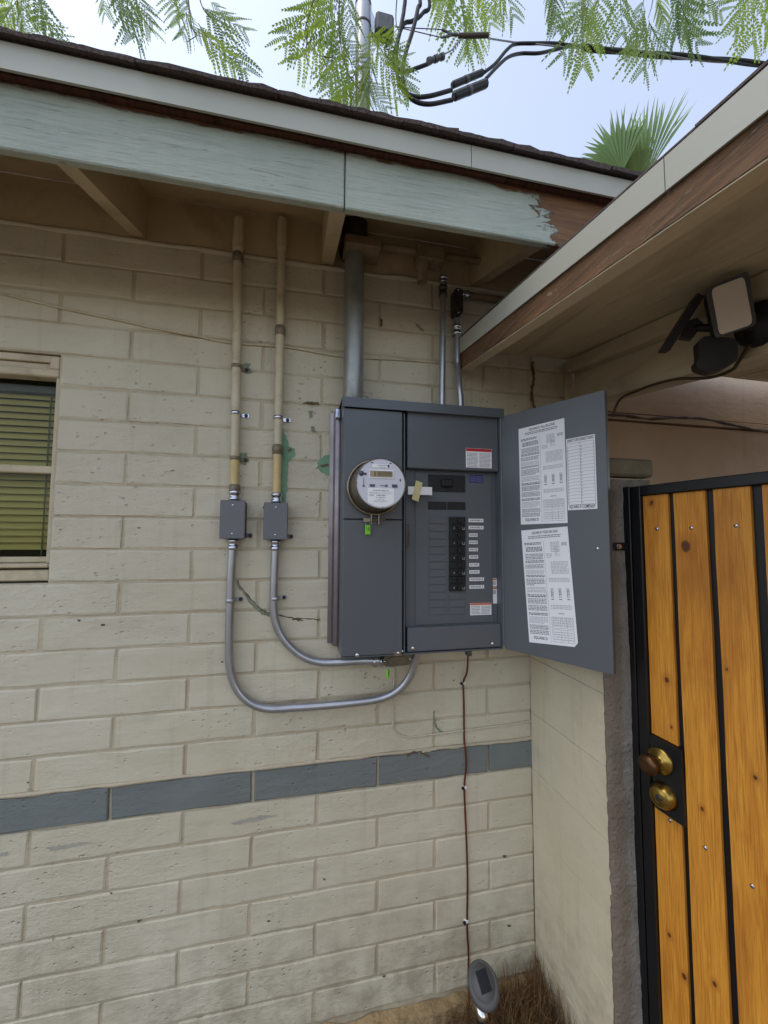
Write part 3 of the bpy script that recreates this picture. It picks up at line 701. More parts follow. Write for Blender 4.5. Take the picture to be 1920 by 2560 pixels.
# ================================================================== SERVICE PANEL
D = .155
def rect(a, b, c, d, y):
    p = PY(*zP(a, b), y); q = PY(*zP(c, d), y); r_ = PY(*zP(a, d), y); t = PY(*zP(c, b), y)
    return (p.x+r_.x)/2, (q.x+t.x)/2, (r_.z+q.z)/2, (p.z+t.z)/2
PXL, PXR, PZB, PZT = -.732, -.190, 1.254, 2.074
panel = thing('electrical_panel', (-.46, -.08, PZB), 'dark grey outdoor electrical service panel with its door swung open', 'electrical panel')
m = MB(); m.box(PXL, PXR, -D+.05, -.012, PZB, PZT-.004); 
xg0 = rect(613, 140, 652, 2000, -D)[0]; xg1 = rect(613, 140, 652, 2000, -D)[1]
m.box(PXL, PXL+.004, -D, -D+.049, PZB, PZT-.004); m.box(PXR-.004, PXR, -D, -D+.049, PZB, PZT-.004); m.box(PXL+.0041, PXR-.0041, -D, -D+.049, PZB, PZB+.004)
m.build('enclosure', 'panel', panel)
m = MB(); m.slab([(PXL-.006, -.008, PZT), (PXL-.006, -D-.010, PZT-.004), (PXL-.006, -D-.013, PZT-.036), (PXL-.006, -D-.009, PZT-.036), (PXL-.006, -D-.006, PZT-.010), (PXL-.006, -.008, PZT-.006)], (PXR+.010-PXL+.006, 0, 0))
m.build('hood', 'panel', panel)
# galvanised mounting flange on the left
m = MB(); zt, zb = PZT-.012, PZB+.012
prof = [(-.764, -.002), (-.764, -.010), (-.752, -.013), (-.748, -.052), (-.738, -.060), (-.7335, -.060), (-.7335, -.002)]
m.prism([Vector((x, y, zb+(0 if x < -.74 else -.0))) for x, y in prof], [Vector((x, y, zt)) for x, y in prof]); m.build('mounting_flange', 'flange', panel)
m = MB(); m.box(-.752, -.735, -.085, -.061, PZT-.05, PZT-.018, .002); m.build('hood_clip', 'zinc', panel)
x0, x1, _, _ = rect(175, 140, 614, 1000, -D)
zsp = PY(*zP(390, 1013), -D).z
m = MB(); m.box(PXL+.001, x1, -D-.003, -D+.048, zsp+.0012, PZT-.038, .002); m.build('meter_cover', 'panel', panel)
m = MB(); m.box(PXL+.001, x1, -D-.004, -D+.048, PZB+.006, zsp-.0012, .002); m.build('lower_cover', 'panel', panel)
x2 = PY(*zP(636, 1000), -D).x; x3 = PY(*zP(655, 1000), -D).x
m = MB(); m.box(x1+.006, x2, -D+.0, -D+.047, PZB+.0045, PZT-.04, .001); m.build('centre_post', 'panel', panel)
xr0 = x3+.001; xr1 = PXR-.005
zt0 = PY(*zP(1000, 205), -D).z; zt1 = PY(*zP(1000, 640), -D).z
m = MB(); m.box(xr0, xr1, -D+.004, -D+.047, zt1, zt0, .003); m.box(xr0-.004, xr1, -D-.002, -D+.0035, zt0-.012, zt0-.002, .001); m.build('upper_trim', 'panel2', panel)
zd1 = PY(*zP(1000, 1808), -D+.03).z
DF = -D+.030
m = MB(); m.box(xr0, xr1, DF, -D+.047, PY(*zP(1000, 1815), -D).z+.001, zt1-.001); m.build('deadfront', 'panel2', panel)
df = panel.children[-1]
a, b, c, d = rect(708, 665, 1285, 1790, DF); m = MB(); m.box(a, b, DF-.0035, DF-.0002, c, d, .002); m.build('deadfront_raise', 'panel2', df)
m = MB(); m.box(xr0, xr1, -D+.003, -D+.046, PZB+.006, PY(*zP(1000, 1812), -D).z, .003); m.build('lower_trim', 'panel2', panel)
DR = DF-.004
def plate(name, mat, par, x0, y0, x1, y1, th=.002, b=.0006, y=None):
    y = DR if y is None else y; a, b_, c, d = rect(x0, y0, x1, y1, y); m = MB(); m.box(a, b_, y-th, y, c, d, b); return m.build(name, mat, par), (a, b_, c, d)
o, _ = plate('main_breaker', 'plastic', panel, 808, 680, 1082, 806, .003)
plate('main_handle', 'plastic', o, 905, 715, 985, 770, .012, .003, DR-.003)
plate('filler_plate', 'plastic', panel, 808, 880, 943, 938); plate('filler_plate', 'plastic', panel, 950, 882, 1085, 939)
ys = [990+56.6*k for k in range(14)]
for a, b in zip(ys[:-1], ys[1:]):
    plate('knockout', 'panel2', df, 815, a+4, 938, b-4, .0022, .0004)
for a in (1555, 1611, 1667): plate('knockout', 'panel2', df, 962, a+4, 1081, a+52, .0022, .0004)
for k in range(10):
    y0 = 994+55.4*k; o, (a, b, c, d) = plate('breaker', 'plastic', panel, 962, y0, 1083, y0+54, .006, .001)
    zc = (c+d)/2; xm = a+(b-a)*.62
    m = MB(); m.box(xm-.008, xm+.004, DR-.018, DR-.006, zc-.006, zc+.006, .002); m.build('handle', 'plastic', o)
    if k % 2:
        m = MB(); yq = DR-.0064
        m.box(a+(b-a)*.27, a+(b-a)*.31, yq, yq+.0002, zc-.003, zc+.002)
        for t in (.66, .80, .92): m.box(a+(b-a)*t, a+(b-a)*(t+.025), yq, yq+.0002, zc-.006, zc+.006*(1 if t < .7 else .4))
        m.box(a+(b-a)*.84, a+(b-a)*.94, yq, yq+.0002, zc-.0065, zc-.0050)
        m.build('rating_print', 'lightink', o)['kind'] = 'stuff'
UXW = Vector((1, 0, 0)); UZW = Vector((0, 0, 1))
def sticker(name, x0, y0, x1, y1, y, par, base='label', text=None, tsize=.6, head=None, fill=0, hfrac=.16, lab=None, ink='ink'):
    a, b, c, d = rect(x0, y0, x1, y1, y); m = MB(); m.box(a, b, y-.0006, y, c, d); mats = [base, ink, head or 'red', 'greyink']
    yt = y-.0009
    if head: m.cur = 2; m.box(a+.0008, b-.0008, yt+.0002, y-.0006, d-(d-c)*hfrac, d-.0006)
    if text: m.cur = 1; m.text(text, ((a+b)/2, yt, (c+d)/2), UXW, UZW, (d-c)*tsize, (b-a)*.84)
    if fill:
        m.cur = 3; top = d-(d-c)*(hfrac+.06) if head else d-.003; n = fill; st = (top-c-.002)/n
        for i in range(n):
            z = top-st*(i+.5)
            for s0_, s1_ in ((a+(b-a)*.05, a+(b-a)*.46), (a+(b-a)*.52, b-(b-a)*.05)):
                x = s0_
                while x < s1_-.002:
                    w = rnd.uniform(.002, .007); m.box(x, min(x+w, s1_), yt+.0002, y-.0006, z-st*.22, z+st*.22); x += w+.0012
    o = m.build(name, mats, par)
    if lab: o['label'] = lab
    return o
for t, x0, y0, x1, y1 in (('SUB PANEL A', 1110, 1007, 1221, 1033), ('SUB PANEL A', 1111, 1060, 1222, 1086), ('RANGE', 1113, 1116, 1177, 1142), ('RANGE', 1113, 1170, 1178, 1196),
        ('DRYER', 1113, 1225, 1180, 1250), ('DRYER', 1114, 1279, 1181, 1305), ('AC UNIT', 1114, 1338, 1189, 1364), ('AC UNIT', 1115, 1391, 1191, 1417), ('SUB PANEL B', 1116, 1446, 1225, 1472), ('SUB PANEL B', 1116, 1503, 1226, 1529)):
    sticker('circuit_label', x0, y0, x1, y1, DR, df, text=t, lab='white strip label reading '+t)
sticker('warning_sticker', 1090, 483, 1282, 627, -D+.0035, panel, head='red', fill=11, lab='white warning sticker with red heading')
sticker('blue_sticker', 1117, 680, 1218, 737, DR, df, base='blue', fill=3, lab='small dark blue sticker with white rim')
sticker('danger_sticker', 1122, 1637, 1280, 1726, DR, df, head='orange', fill=6, lab='white sticker with orange heading')
a, b, c, d = rect(1306, 1457, 1350, 1650, -D+.004)
for z0, z1 in ((d-.028, d), (c, d-.031)):
    m = MB(); m.box(xr1-.018, xr1+.0, DF-.0008, DF-.0002, z0, z1); m.cur = 1; m.box(xr1-.0175, xr1-.0005, DF-.0011, DF-.0008, z1-.006, z1-.001); m.cur = 2
    for i in range(4): m.box(xr1-.016, xr1-.004, DF-.0011, DF-.0008, z1-.011-i*.004, z1-.009-i*.004)
    m.build('side_sticker', ['label', 'orange', 'greyink'], df)
m = MB(); a, b, c, d = rect(657, 768, 837, 828, -D-.001); m.box(a, b, -D-.0016, -D-.0010, c, d); tg = m.build('paper_strip', 'label', panel)
m = MB(); m.slab([PY(*zP(x, y), -D-.0018) for x, y in ((717, 720), (766, 738), (735, 880), (685, 862))], (0, -.0006, 0)); m.build('masking_tape', 'tape', panel)
for q, y in ((zP(697, 1977), -D+.003), (zP(1293, 1943), -D+.003), (zP(280, 2028), -D-.004)): screw(PY(*q, y), NY, .0072, 'screw', 'zinc', panel)
# latch on the centre post and hasp
m = MB(); m.smooth = False
a, b, c, d = rect(640, 1050, 662, 1215, -D); m.box(a, b, -D-.006, -D-.0005, c, d, .001); m.tube(bend(PY(*zP(652, 1085), -D-.008), PY(*zP(672, 1115), -D-.012), PY(*zP(655, 1160), -D-.008), .004), .0016, 6); m.build('latch', 'darkmetal', panel)
m = MB(); m.slab([PY(*zP(x, y), -D-.006) for x, y in ((535, 2000), (604, 1990), (607, 2030), (560, 2032), (545, 2012))], (0, -.003, 0)); hp = m.build('hasp', 'ring', panel)
screw(PY(*zP(587, 2013), -D-.0095), NY, .006, 'rivet', 'zinc', hp); screw(PY(*zP(617, 1998), -D-.002), NY, .004, 'rivet', 'zinc', panel)
# door
TH = R(61.5); hx, hy = PXR+.002, -D-.002; DL = .337
dd_ = Vector((math.cos(TH), -math.sin(TH), 0)); dn = Vector((-math.sin(TH), -math.cos(TH), 0))      # along door, inner face normal
h0 = Vector((hx, hy, 0)); DZ0, DZ1 = PZB+.002, PZT-.030
DM = Matrix(((dd_.x, dn.x, 0, h0.x), (dd_.y, dn.y, 0, h0.y), (0, 0, 1, 0), (0, 0, 0, 1)))
m = MB(); m.box(.002, DL, -.003, 0, DZ0, DZ1, .0008, DM); m.box(DL-.003, DL, -.018, -.0031, DZ0, DZ1, .0008, DM); m.box(.002, DL-.0032, -.016, -.0031, DZ1-.003, DZ1, .0008, DM); m.box(.002, DL-.0032, -.016, -.0031, DZ0, DZ0+.003, .0008, DM)
door = m.build('door', 'panel', panel); door['label'] = 'open grey panel door with printed sheets on its inner face'
m = MB(); m.tube([Vector((hx, hy, DZ0+.01)), Vector((hx, hy, DZ1-.01))], .004, 8); m.build('hinge', 'panel2', door)
q = PP(*zD(878, 1230), h0, dn); screw(q+dn*.0005, dn, .005, 'rivet', 'zinc', door)
class Sheet:
    def __init__(s, name, corners, cut=None):
        s.c = [PP(*zD(*q), h0+dn*.0012, dn) for q in corners]; s.m = MB(); s.name = name
        s.ux = (s.c[1]-s.c[0]).normalized(); s.uz = (s.c[0]-s.c[3]).normalized(); s.W = (s.c[1]-s.c[0]).length; s.H = (s.c[0]-s.c[3]).length
        pl_ = [s.at(0, 0), s.at(1, 0)]+([s.at(1, .965), s.at(.93, 1)] if cut else [s.at(1, 1)])+[s.at(0, 1)]
        s.m.slab(pl_, dn*.0005)
    def at(s, u, v, w=0.): return s.c[0].lerp(s.c[1], u).lerp(s.c[3].lerp(s.c[2], u), v)+dn*w
    def bar(s, u0, v0, u1, v1, k):
        s.m.cur = k; s.m.add([s.at(u0, v0, .0008), s.at(u0, v1, .0008), s.at(u1, v1, .0008), s.at(u1, v0, .0008)], [(0, 1, 2, 3)]); s.m.cur = 0
    def text(s, t, u, v, size, width, k=1):
        s.m.cur = k; s.m.text(t, s.at(u, v, .0008), s.ux, s.uz, size, width*s.W); s.m.cur = 0
    def para(s, u0, u1, v0, v1, n, k=2, fill=.55):
        st = (v1-v0)/n
        for i in range(n):
            v = v0+st*(i+.5); u = u0; end = u1 if i % 5 != 4 else u0+(u1-u0)*rnd.uniform(.4, .9)
            while u < end-.01:
                w = rnd.uniform(.02, .07); s.bar(u, v-st*fill/2, min(u+w, end), v+st*fill/2, k); u += w+.012
    def frame(s, u0, v0, u1, v1, k=1, t=.003):
        a = t*s.H/s.W
        for q in ((u0, v0, u1, v0+t), (u0, v1-t, u1, v1), (u0, v0, u0+a, v1), (u1-a, v0, u1, v1)): s.bar(*q, k)
    def build(s, lab):
        o = s.m.build(s.name, ['paper', 'ink', 'greyink', 'lightink'], door); o['label'] = lab; return o
def notice(name, corners, title, lab, cut=False):
    s = Sheet(name, corners, cut)
    s.text(title, .52, .033, .011, .56); s.para(.15, .85, .055, .085, 2, 2); s.bar(.478, .105, .482, .985, 2)
    s.para(.05, .42, .115, .14, 2, 1); s.para(.08, .44, .155, .20, 4, 1); s.para(.06, .45, .215, .27, 4, 2); s.para(.05, .46, .275, .30, 2, 1)
    for a, b, n, k in ((.31, .35, 3, 2), (.36, .40, 4, 3), (.405, .425, 2, 1), (.435, .50, 5, 2), (.51, .56, 4, 3), (.575, .60, 2, 1), (.61, .66, 4, 2), (.67, .72, 4, 2), (.735, .76, 2, 1), (.77, .83, 5, 3), (.84, .88, 4, 2), (.885, .925, 3, 2)):
        s.para(.04, .45, a, b, n, k)
    s.frame(.05, .555, .46, .60, 2, .002)
    s.text('SQUARE D', .26, .955, .012, .30)
    s.para(.62, .80, .12, .21, 7, 3); s.para(.85, .96, .13, .16, 3, 2); s.frame(.70, .15, .80, .25, 3, .002); s.para(.71, .79, .16, .24, 6, 3); s.para(.52, .64, .22, .26, 3, 3)
    s.para(.60, .95, .29, .40, 9, 3); s.para(.53, .95, .43, .47, 3, 3)
    for u in (.58, .74, .90): s.frame(u-.025, .52, u+.025, .60, 2, .003); s.para(u-.02, u+.02, .53, .59, 5, 2); s.bar(u-.03, .612, u+.03, .618, 1)
    s.para(.53, .95, .66, .70, 3, 3); s.text('LISTA', .73, .735, .005, .12)
    s.frame(.52, .765, .95, .86, 2, .002); s.frame(.52, .87, .95, .975, 2, .002)
    for u in (.70, .82): s.bar(u, .765, u+.004, .86, 2); s.bar(u, .87, u+.004, .975, 2)
    for k in range(4): s.bar(.52, .785+.02*k, .95, .787+.02*k, 3); s.para(.54, .94, .768+.02*k, .783+.02*k, 1, 3); s.para(.54, .94, .885+.02*k, .90+.02*k, 1, 3)
    return s.build(lab)
notice('instruction_sheet', ((288, 338), (630, 254), (655, 1038), (306, 1051)), 'SQUARE D ALL-IN-ONE', 'upright printed instruction sheet, upper of two')
notice('instruction_sheet', ((308, 1095), (654, 1064), (735, 1968), (369, 1929)), 'SQUARE D TODO EN UNO', 'tilted printed instruction sheet with clipped corner, lower of two', True)
s = Sheet('directory_card', ((643, 413), (859, 373), (878, 932), (657, 944)))
s.text('DIRECTORY/DIRECTORIO', .5, .036, .012, .92); s.frame(.03, .075, .95, .93, 1, .003); s.bar(.485, .075, .495, .93, 1)
for k in range(1, 19): s.bar(.03, .075+.045*k, .95, .0775+.045*k, 1); s.para(.045, .08, .082+.045*k, .10+.045*k, 1, 2); s.para(.51, .545, .082+.045*k, .10+.045*k, 1, 2)
s.text('SQUARE D COMPANY', .5, .957, .013, .90); s.para(.60, .9, .975, .985, 1, 2)
s.build('narrow ruled circuit directory card')

# ------------------------------------------------------------------ meter
mc = PY(*zP(457, 742), -.268); MC = Vector((mc.x, 0, mc.z)); MR = .0745
meter = thing('electricity_meter', (MC.x, -.16, MC.z-MR), 'round silver electricity meter plugged into the grey panel', 'meter')
cy = lambda y: Vector((MC.x, y, MC.z))
m = MB(); m.lathe(cy(-D-.003), NY, [(.088, 0), (.090, .004), (.0905, .012), (.088, .017), (.084, .018), (.082, .013), (.080, .012)], 48); rg = m.build('locking_ring', 'ring', meter)
m = MB(); m.lathe(cy(-D-.003), NY, [(.081, .002), (.081, .016), (.0775, .020), (.0768, .085), (.0758, .105), (MR+.0008, .1085), (MR-.0015, .1095), (MR-.002, .106)], 48); m.build('shell', 'metershell', meter)
m = MB(); m.lathe(cy(-D-.003), NY, [(MR-.002, .1065), (MR-.003, .1078), (0, .1078)], 48, False); face = m.build('dial_face', 'meterface', meter)
yf = -D-.003-.1078
def mf(x, y): return PY(*zM(x, y), yf-.0006)
def mrect(m, x0, y0, x1, y1, k, lift=.0006):
    p = PY(*zM(x0, y0), yf-lift); q = PY(*zM(x1, y1), yf-lift); m.cur = k; m.box(p.x, q.x, yf-lift, yf-.0001, q.z, p.z)
m = MB(); mrect(m, 420, 425, 822, 575, 0, .002); mrect(m, 432, 440, 808, 556, 1, .0026); m.cur = 2
for i, x in enumerate((500, 560, 600, 640, 680, 720, 758)):
    mrect(m, x, 455, x+12, 530, 2, .003); mrect(m, x+24, 455, x+32, 530, 2, .003)
    for y in (455, 488, 524): mrect(m, x, y, x+32, y+8, 2, .0031)
m.build('display', ['label', 'lcd', 'lcdink'], face)
m = MB(); zt_ = PY(*zM(600, 735), yf).z-MC.z; Rr = MR-.006; hw = .039; pts_ = []
t0 = -math.asin(min(1, .040/Rr)); x_lim = hw
for t in [math.pi+ (math.pi*k/24) for k in range(25)]:
    x_, z_ = Rr*math.cos(t), Rr*math.sin(t)
    if abs(x_) <= x_lim and z_ < zt_: pts_.append((x_, z_))
zl = -math.sqrt(max(0, Rr*Rr-x_lim*x_lim)); pts_ = [(-x_lim, zt_), (-x_lim, zl)]+pts_+[(x_lim, zl), (x_lim, zt_)]
m.slab([Vector((MC.x+x_, yf-.0001, MC.z+z_)) for x_, z_ in pts_], (0, -.0007, 0)); m.cur = 1
# lower plate as a clipped polygon is inside the dial; printing on top of it
for t, x, y, w, sz in (('FOCUS AXRe-SD', 615, 775, 265, .0042), ('FORM 2S CL200 240V 3W 60Hz TA 30 Kh 7.2', 610, 815, 380, .0026), ('APS   1681599', 555, 850, 270, .0046), ('8110000519', 612, 888, 155, .0028), ('120 846 7397', 610, 925, 130, .0026), ('MADE IN U.S.A. MT2 A2 K2', 605, 950, 205, .0026)):
    p = PY(*zM(x, y), yf-.0012); q0 = PY(*zM(x-w/2, y), yf); q1 = PY(*zM(x+w/2, y), yf); m.cur = 1; m.text(t, p, UXW, UZW, sz, q1.x-q0.x)
m.build('name_plate', ['label', 'ink'], face)
m = MB(); mrect(m, 468, 330, 775, 400, 0, .0008); m.cur = 1
p = PY(*zM(640, 358), yf-.0012); m.text('AN ELECTRIC METER', p, UXW, UZW, .0026, .030); p = PY(*zM(640, 390), yf-.0012); m.text('WATTHOUR', p, UXW, UZW, .0022, .018)
mrect(m, 725, 345, 755, 390, 1, .0012)
for x0, y0, x1, y1 in ((450, 298, 480, 314), (760, 312, 788, 328), (926, 580, 944, 618), (203, 630, 215, 655), (335, 475, 375, 510)): mrect(m, x0, y0, x1, y1, 1, .0012)
m.build('print', ['label', 'ink'], face)['kind'] = 'stuff'
m = MB(); m.lathe(mf(287, 485), NY, [(.0075, -.001), (.0075, .002), (.005, .004), (0, .0045)], 18); m.build('optical_port', 'lens', face)
m = MB()
p, q = mf(325, 570), mf(325, 690); m.tube([p, q], .0011, 6); m.lathe(q, NY, [(.0036, -.001), (.0036, .001), (0, .001)], 12); p, q = mf(595, 690), mf(700, 690); m.tube([p, q], .0011, 6); m.lathe(q, NY, [(.0042, -.001), (.0042, .001), (0, .001)], 12)
m.build('keyhole_marks', 'greyink', face)
m = MB(); mrect(m, 428, 665, 515, 710, 0, .001); mrect(m, 800, 670, 885, 720, 0, .0025); m.build('ports', 'lens', face)
screw(PY(*zM(632, 1040), yf-.0003), NY, .0025, 'face_screw', 'zinc', face)
# ring clamp below
zc_ = MC.z-.088
m = MB()
for dx in (-.012, .012): m.box(MC.x+dx-.0018, MC.x+dx+.0018, -D-.024, -D-.006, zc_-.030, zc_+.004, .0008)
m.tube([Vector((MC.x-.032, -D-.016, zc_-.016)), Vector((MC.x+.034, -D-.016, zc_-.014))], .0025, 8); m.tube([Vector((MC.x-.030, -D-.020, zc_-.010)), Vector((MC.x-.014, -D-.020, zc_-.010))], .0012, 6); m.box(MC.x-.036, MC.x-.014, -D-.020, -D-.014, zc_-.022, zc_-.008, .001); m.build('ring_clamp', 'ring', rg)
def seal(c, rot, label, w=.0145, h=.024):
    t = thing('seal_tag', c, label, 'tag', 'lime security seal tags')
    M = Matrix.Translation(c) @ Matrix.Rotation(rot, 4, 'Z')
    m = MB(); m.box(-w/2, w/2, -.0028, .0028, -h/2, h/2, .0012, M); bd = m.build('body', 'tag', t)
    ax = M.to_3x3() @ Vector((1, 0, 0)); m = MB()
    for dx, tx in ((-.0035, 'APS'), (.001, 'METER'), (.005, 'SEAL')): m.text(tx, M @ Vector((dx, -.0031, .002)), Vector((0, 0, -1)), ax, .0034, .012)
    m.build('print', 'ink', bd)['kind'] = 'stuff'
    m = MB(); a = M @ Vector((-w*.38, 0, h/2-.002)); b = M @ Vector((w*.38, 0, h/2-.002)); m.tube(curve([a, a+Vector((0, .002, .009)), (a+b)/2+Vector((0, .003, .0135)), b+Vector((0, .002, .009)), b], 4), .0007, 5); m.build('wire', 'steel', t)
    return t
seal(PY(*zP(357, 1090), -D-.018), .05, 'lime green seal tag hanging below the round meter', .0165, .029)

# ------------------------------------------------------------------ pipes above the panel
def pipe_thing(name, base, label, cat, group=None): return thing(name, base, label, cat, group)
# service mast: wide pipe from panel hood up, thinner above the roof
mx = -.690; my = -.062
mast = pipe_thing('service_mast', (mx, my, PZT), 'thick galvanised service mast rising from the panel through the roof', 'pipe')
m = MB(); m.lathe((mx, my, PZT-.002), (0, 0, 1), [(.0335, 0), (.0335, .004), (.0325, .010)]+[(.0325+.0012*(k % 2), .012+.003*k) for k in range(6)]+[(.0345, .031), (.0345, .62)], 28); m.build('pipe', 'mast', mast)
m = MB(); m.lathe((mx, my, PZT-.002), (0, 0, 1), [(.040, 0), (.040, .006), (.036, .008)], 28); m.build('locknut', 'zinc', mast)
m = MB(); m.lathe((mx, my, 2.615), (0, 0, 1), [(.052, .0), (.054, .012), (.046, .045), (.0445, .16)], 24); m.build('roof_collar', 'darkmetal', mast)
mt_ = PY(784, 120, .02); ux = mt_.x; uy = .02
m = MB(); m.lathe((ux, uy, 2.72), (0, 0, 1), [(.030, 0), (.030, 1.55)], 24); m.build('upper_pipe', 'steel', mast)
WH = Vector((ux, uy, 4.27)); m = MB(); m.lathe(WH, (.25, 0, 1), [(.036, -.03), (.037, .02), (.050, .05), (.056, .09), (.048, .13), (.02, .155), (0, .16)], 20); m.lathe(WH+Vector((.03, 0, .07)), (.85, 0, -.5), [(.05, -.01), (.052, .05), (.045, .075), (0, .078)], 16); m.build('weatherhead', 'connector', mast)
WO = WH+Vector((.095, 0, .03))
# mast strap and dead-end insulator
zi = PY(784, 30, .02).z
m = MB(); m.lathe((ux, uy, PY(784, 15, .02).z), (0, 0, 1), [(.0315, 0), (.0325, .002), (.0325, .008), (.0315, .01)], 20); m.lathe((ux, uy, PY(784, 62, .02).z), (0, 0, 1), [(.0315, 0), (.0325, .002), (.0325, .008), (.0315, .01)], 20); m.build('mast_strap', 'darkmetal', mast)
def SV(x, y, yy=.02): return PY(*zS(x, y), yy)
m = MB(); m.slab([SV(112, 10), SV(132, 60), SV(160, 130), SV(155, 230), SV(135, 215), SV(125, 120)], (0, .02, 0)); m.build('strap_blade', 'zinc', mast)
m = MB(); a = SV(160, 175); b = SV(285, 190); m.box(a.x, b.x, .0, .05, SV(200, 245).z, SV(200, 115).z, .008); m.build('insulator', 'connector', mast)

# service drop conductors
drop = thing('service_drop', SV(900, 300), 'black twisted overhead service cable with splices beside the mast', 'cable')
def cab(name, pts, r, mat, ys=.02, n=8, par=drop, head=None):
    P = ([WO+Vector((0, head, 0)), WO+Vector((.07, head, -.02))] if head is not None else [])+[PY(*zS(p[0], p[1]), p[2] if len(p) > 2 else ys) for p in pts]; m = MB(); m.tube(curve(P, 7), r, n); return m.build(name, mat, par)
cab('conductor', [(368, -100, .0), (360, 60, .0), (335, 200, .0), (310, 330, .0), (310, 500, .0), (345, 610, .0), (420, 665, .0), (530, 665, .0), (690, 622, .01)], .0078, 'rubber', head=.0)
cab('conductor', [(466, -60, -.02), (455, 60, -.02), (420, 210, -.02), (370, 370, -.02), (350, 500, -.02), (365, 610, -.02), (420, 690, -.02), (530, 720, -.02), (695, 690, -.02)], .0078, 'rubber', head=-.02)
cab('conductor', [(530, -30, .04), (490, 90, .04), (420, 145, .04), (355, 172, .04), (300, 330, .05), (290, 450, .05), (360, 495, .05), (450, 470, .05), (530, 440, .05)], .0072, 'rubber', head=.02)
cab('neutral_wire', [(300, 185), (440, 195), (630, 206), (680, 228)], .0017, 'bark'); cab('neutral_wire', [(300, 185), (430, 215), (620, 258), (690, 250)], .0017, 'bark')
cab('dead_end_clamp', [(620, 206), (690, 240), (620, 260)], .004, 'connector'); cab('dead_end_clamp', [(660, 238), (730, 240)], .006, 'connector'); cab('dead_end_clamp', [(735, 248), (770, 248), (940, 243)], [.003]+[.0095]*14, 'brown_cable')
cab('neutral_tail', [(760, 270), (715, 310), (690, 345), (630, 378)], .003, 'alu')
m = MB(); a, b = SV(525, 425), SV(635, 388); dx = b-a
for k in range(5): m.tube([a+dx*(k*.2), a+dx*(k*.2+.17)], .013 if k % 2 == 0 else .0105, 10)
m.build('splice_clamp', 'connector', drop)
for a, b, yy, r_ in (((690, 590), (905, 500), .01, .0125), ((700, 668), (930, 575), -.02, .0165)):
    p, q = PY(*zS(*a), yy), PY(*zS(*b), yy); ax = (q-p).normalized(); L = (q-p).length
    m = MB(); m.lathe(p, ax, [(.0, 0), (r_*.7, .0), (r_, .006), (r_, L-.004), (r_*.85, L), (0, L)], 8, False); sp = m.build('splice_cover', 'plastic', drop)
    m = MB(); m.lathe(p, ax, [(r_+.0008, L*.42), (r_+.0012, L*.44), (r_+.0012, L*.5), (r_+.0008, L*.52)], 12); m.build('tape_band', 'connector', sp)
cab('conductor', [(915, 500, .01), (990, 440, .03), (1070, 345, .06), (1130, 305, .1), (1250, 300, .08), (1400, 300, .11), (1500, 312, .13), (1600, 322, .16)], .0068, 'rubber')
cab('conductor', [(925, 545, -.02), (1000, 465, .0), (1080, 395, .05), (1170, 370, .1), (1290, 368, .08), (1400, 345, .11), (1500, 322, .13), (1600, 326, .16)], .0068, 'rubber')
cab('messenger_wire', [(940, 265, .02), (1120, 292, .1), (1280, 306, .08), (1430, 322, .11), (1500, 330, .13), (1600, 334, .16)], .0034, 'alu')
# twisted run to the pole, out of the frame on the right
p0 = PY(*zS(1590, 326), .16); p1 = PY(1659, 143, .24); dv = (p1-p0); far = p0+dv*9; far.z += .5
for ph, rr, nm, mt in ((0, .0082, 'conductor', 'rubber'), (2.1, .0082, 'conductor', 'rubber'), (4.2, .0040, 'messenger_wire', 'alu')):
    P = []; n = 170; a = dv.normalized(); s1_ = a.cross(Vector((0, 0, 1))).normalized(); s2_ = a.cross(s1_)
    for i in range(n+1):
        t = i/n*5.; p = p0+dv*t+Vector((0, 0, -.0+.012*t*t)); th = ph+t*7.0; P.append(p+(s1_*math.cos(th)+s2_*math.sin(th))*.0080)
    m = MB(); m.tube(P, rr, 7); m.build(nm, mt, drop)

# pipe run under the eave
run = thing('pipe_run', PY(900, 545, -.1), 'dark toned cream horizontal pipe with tee and open stub under the eave', 'pipe')
zy = -.085
def U(x, y, yy=zy): return PY(*zU(x, y), yy)
a = U(70, 175); b = U(1320, 335); m = MB(); m.tube([U(400, 195), b], .0115, 12); m.build('pipe', 'dimpipe', run)
m = MB(); p = U(75, 140, -.12); q = U(395, 220, -.12); m.box(p.x, q.x, -.125, -.03, U(200, 190, -.12).z, U(200, 95, -.12).z, .006); m.build('union_block', 'dimpipe', run)
m = MB(); p = U(705, 180, -.105); q = U(940, 330, -.105); m.box(p.x, q.x, -.118, -.055, U(820, 325, -.105).z, U(820, 190, -.105).z, .006); m.build('tee_block', 'dimpipe', run)
m = MB(); p = U(745, 330, -.085); m.lathe(p, (0, 0, -1), [(.026, -.02), (.027, .016), (.023, .020), (.0225, .030), (.0185, .034), (.0185, .078), (.0155, .078), (.0155, .02)], 18); st_ = m.build('stub_pipe', 'dimpipe', run)
m = MB(); p = U(830, 340, -.075); m.lathe(p, (0, 0, -1), [(.012, -.02), (.012, .018), (0, .018)], 10); m.build('plug', 'dimpipe', run)

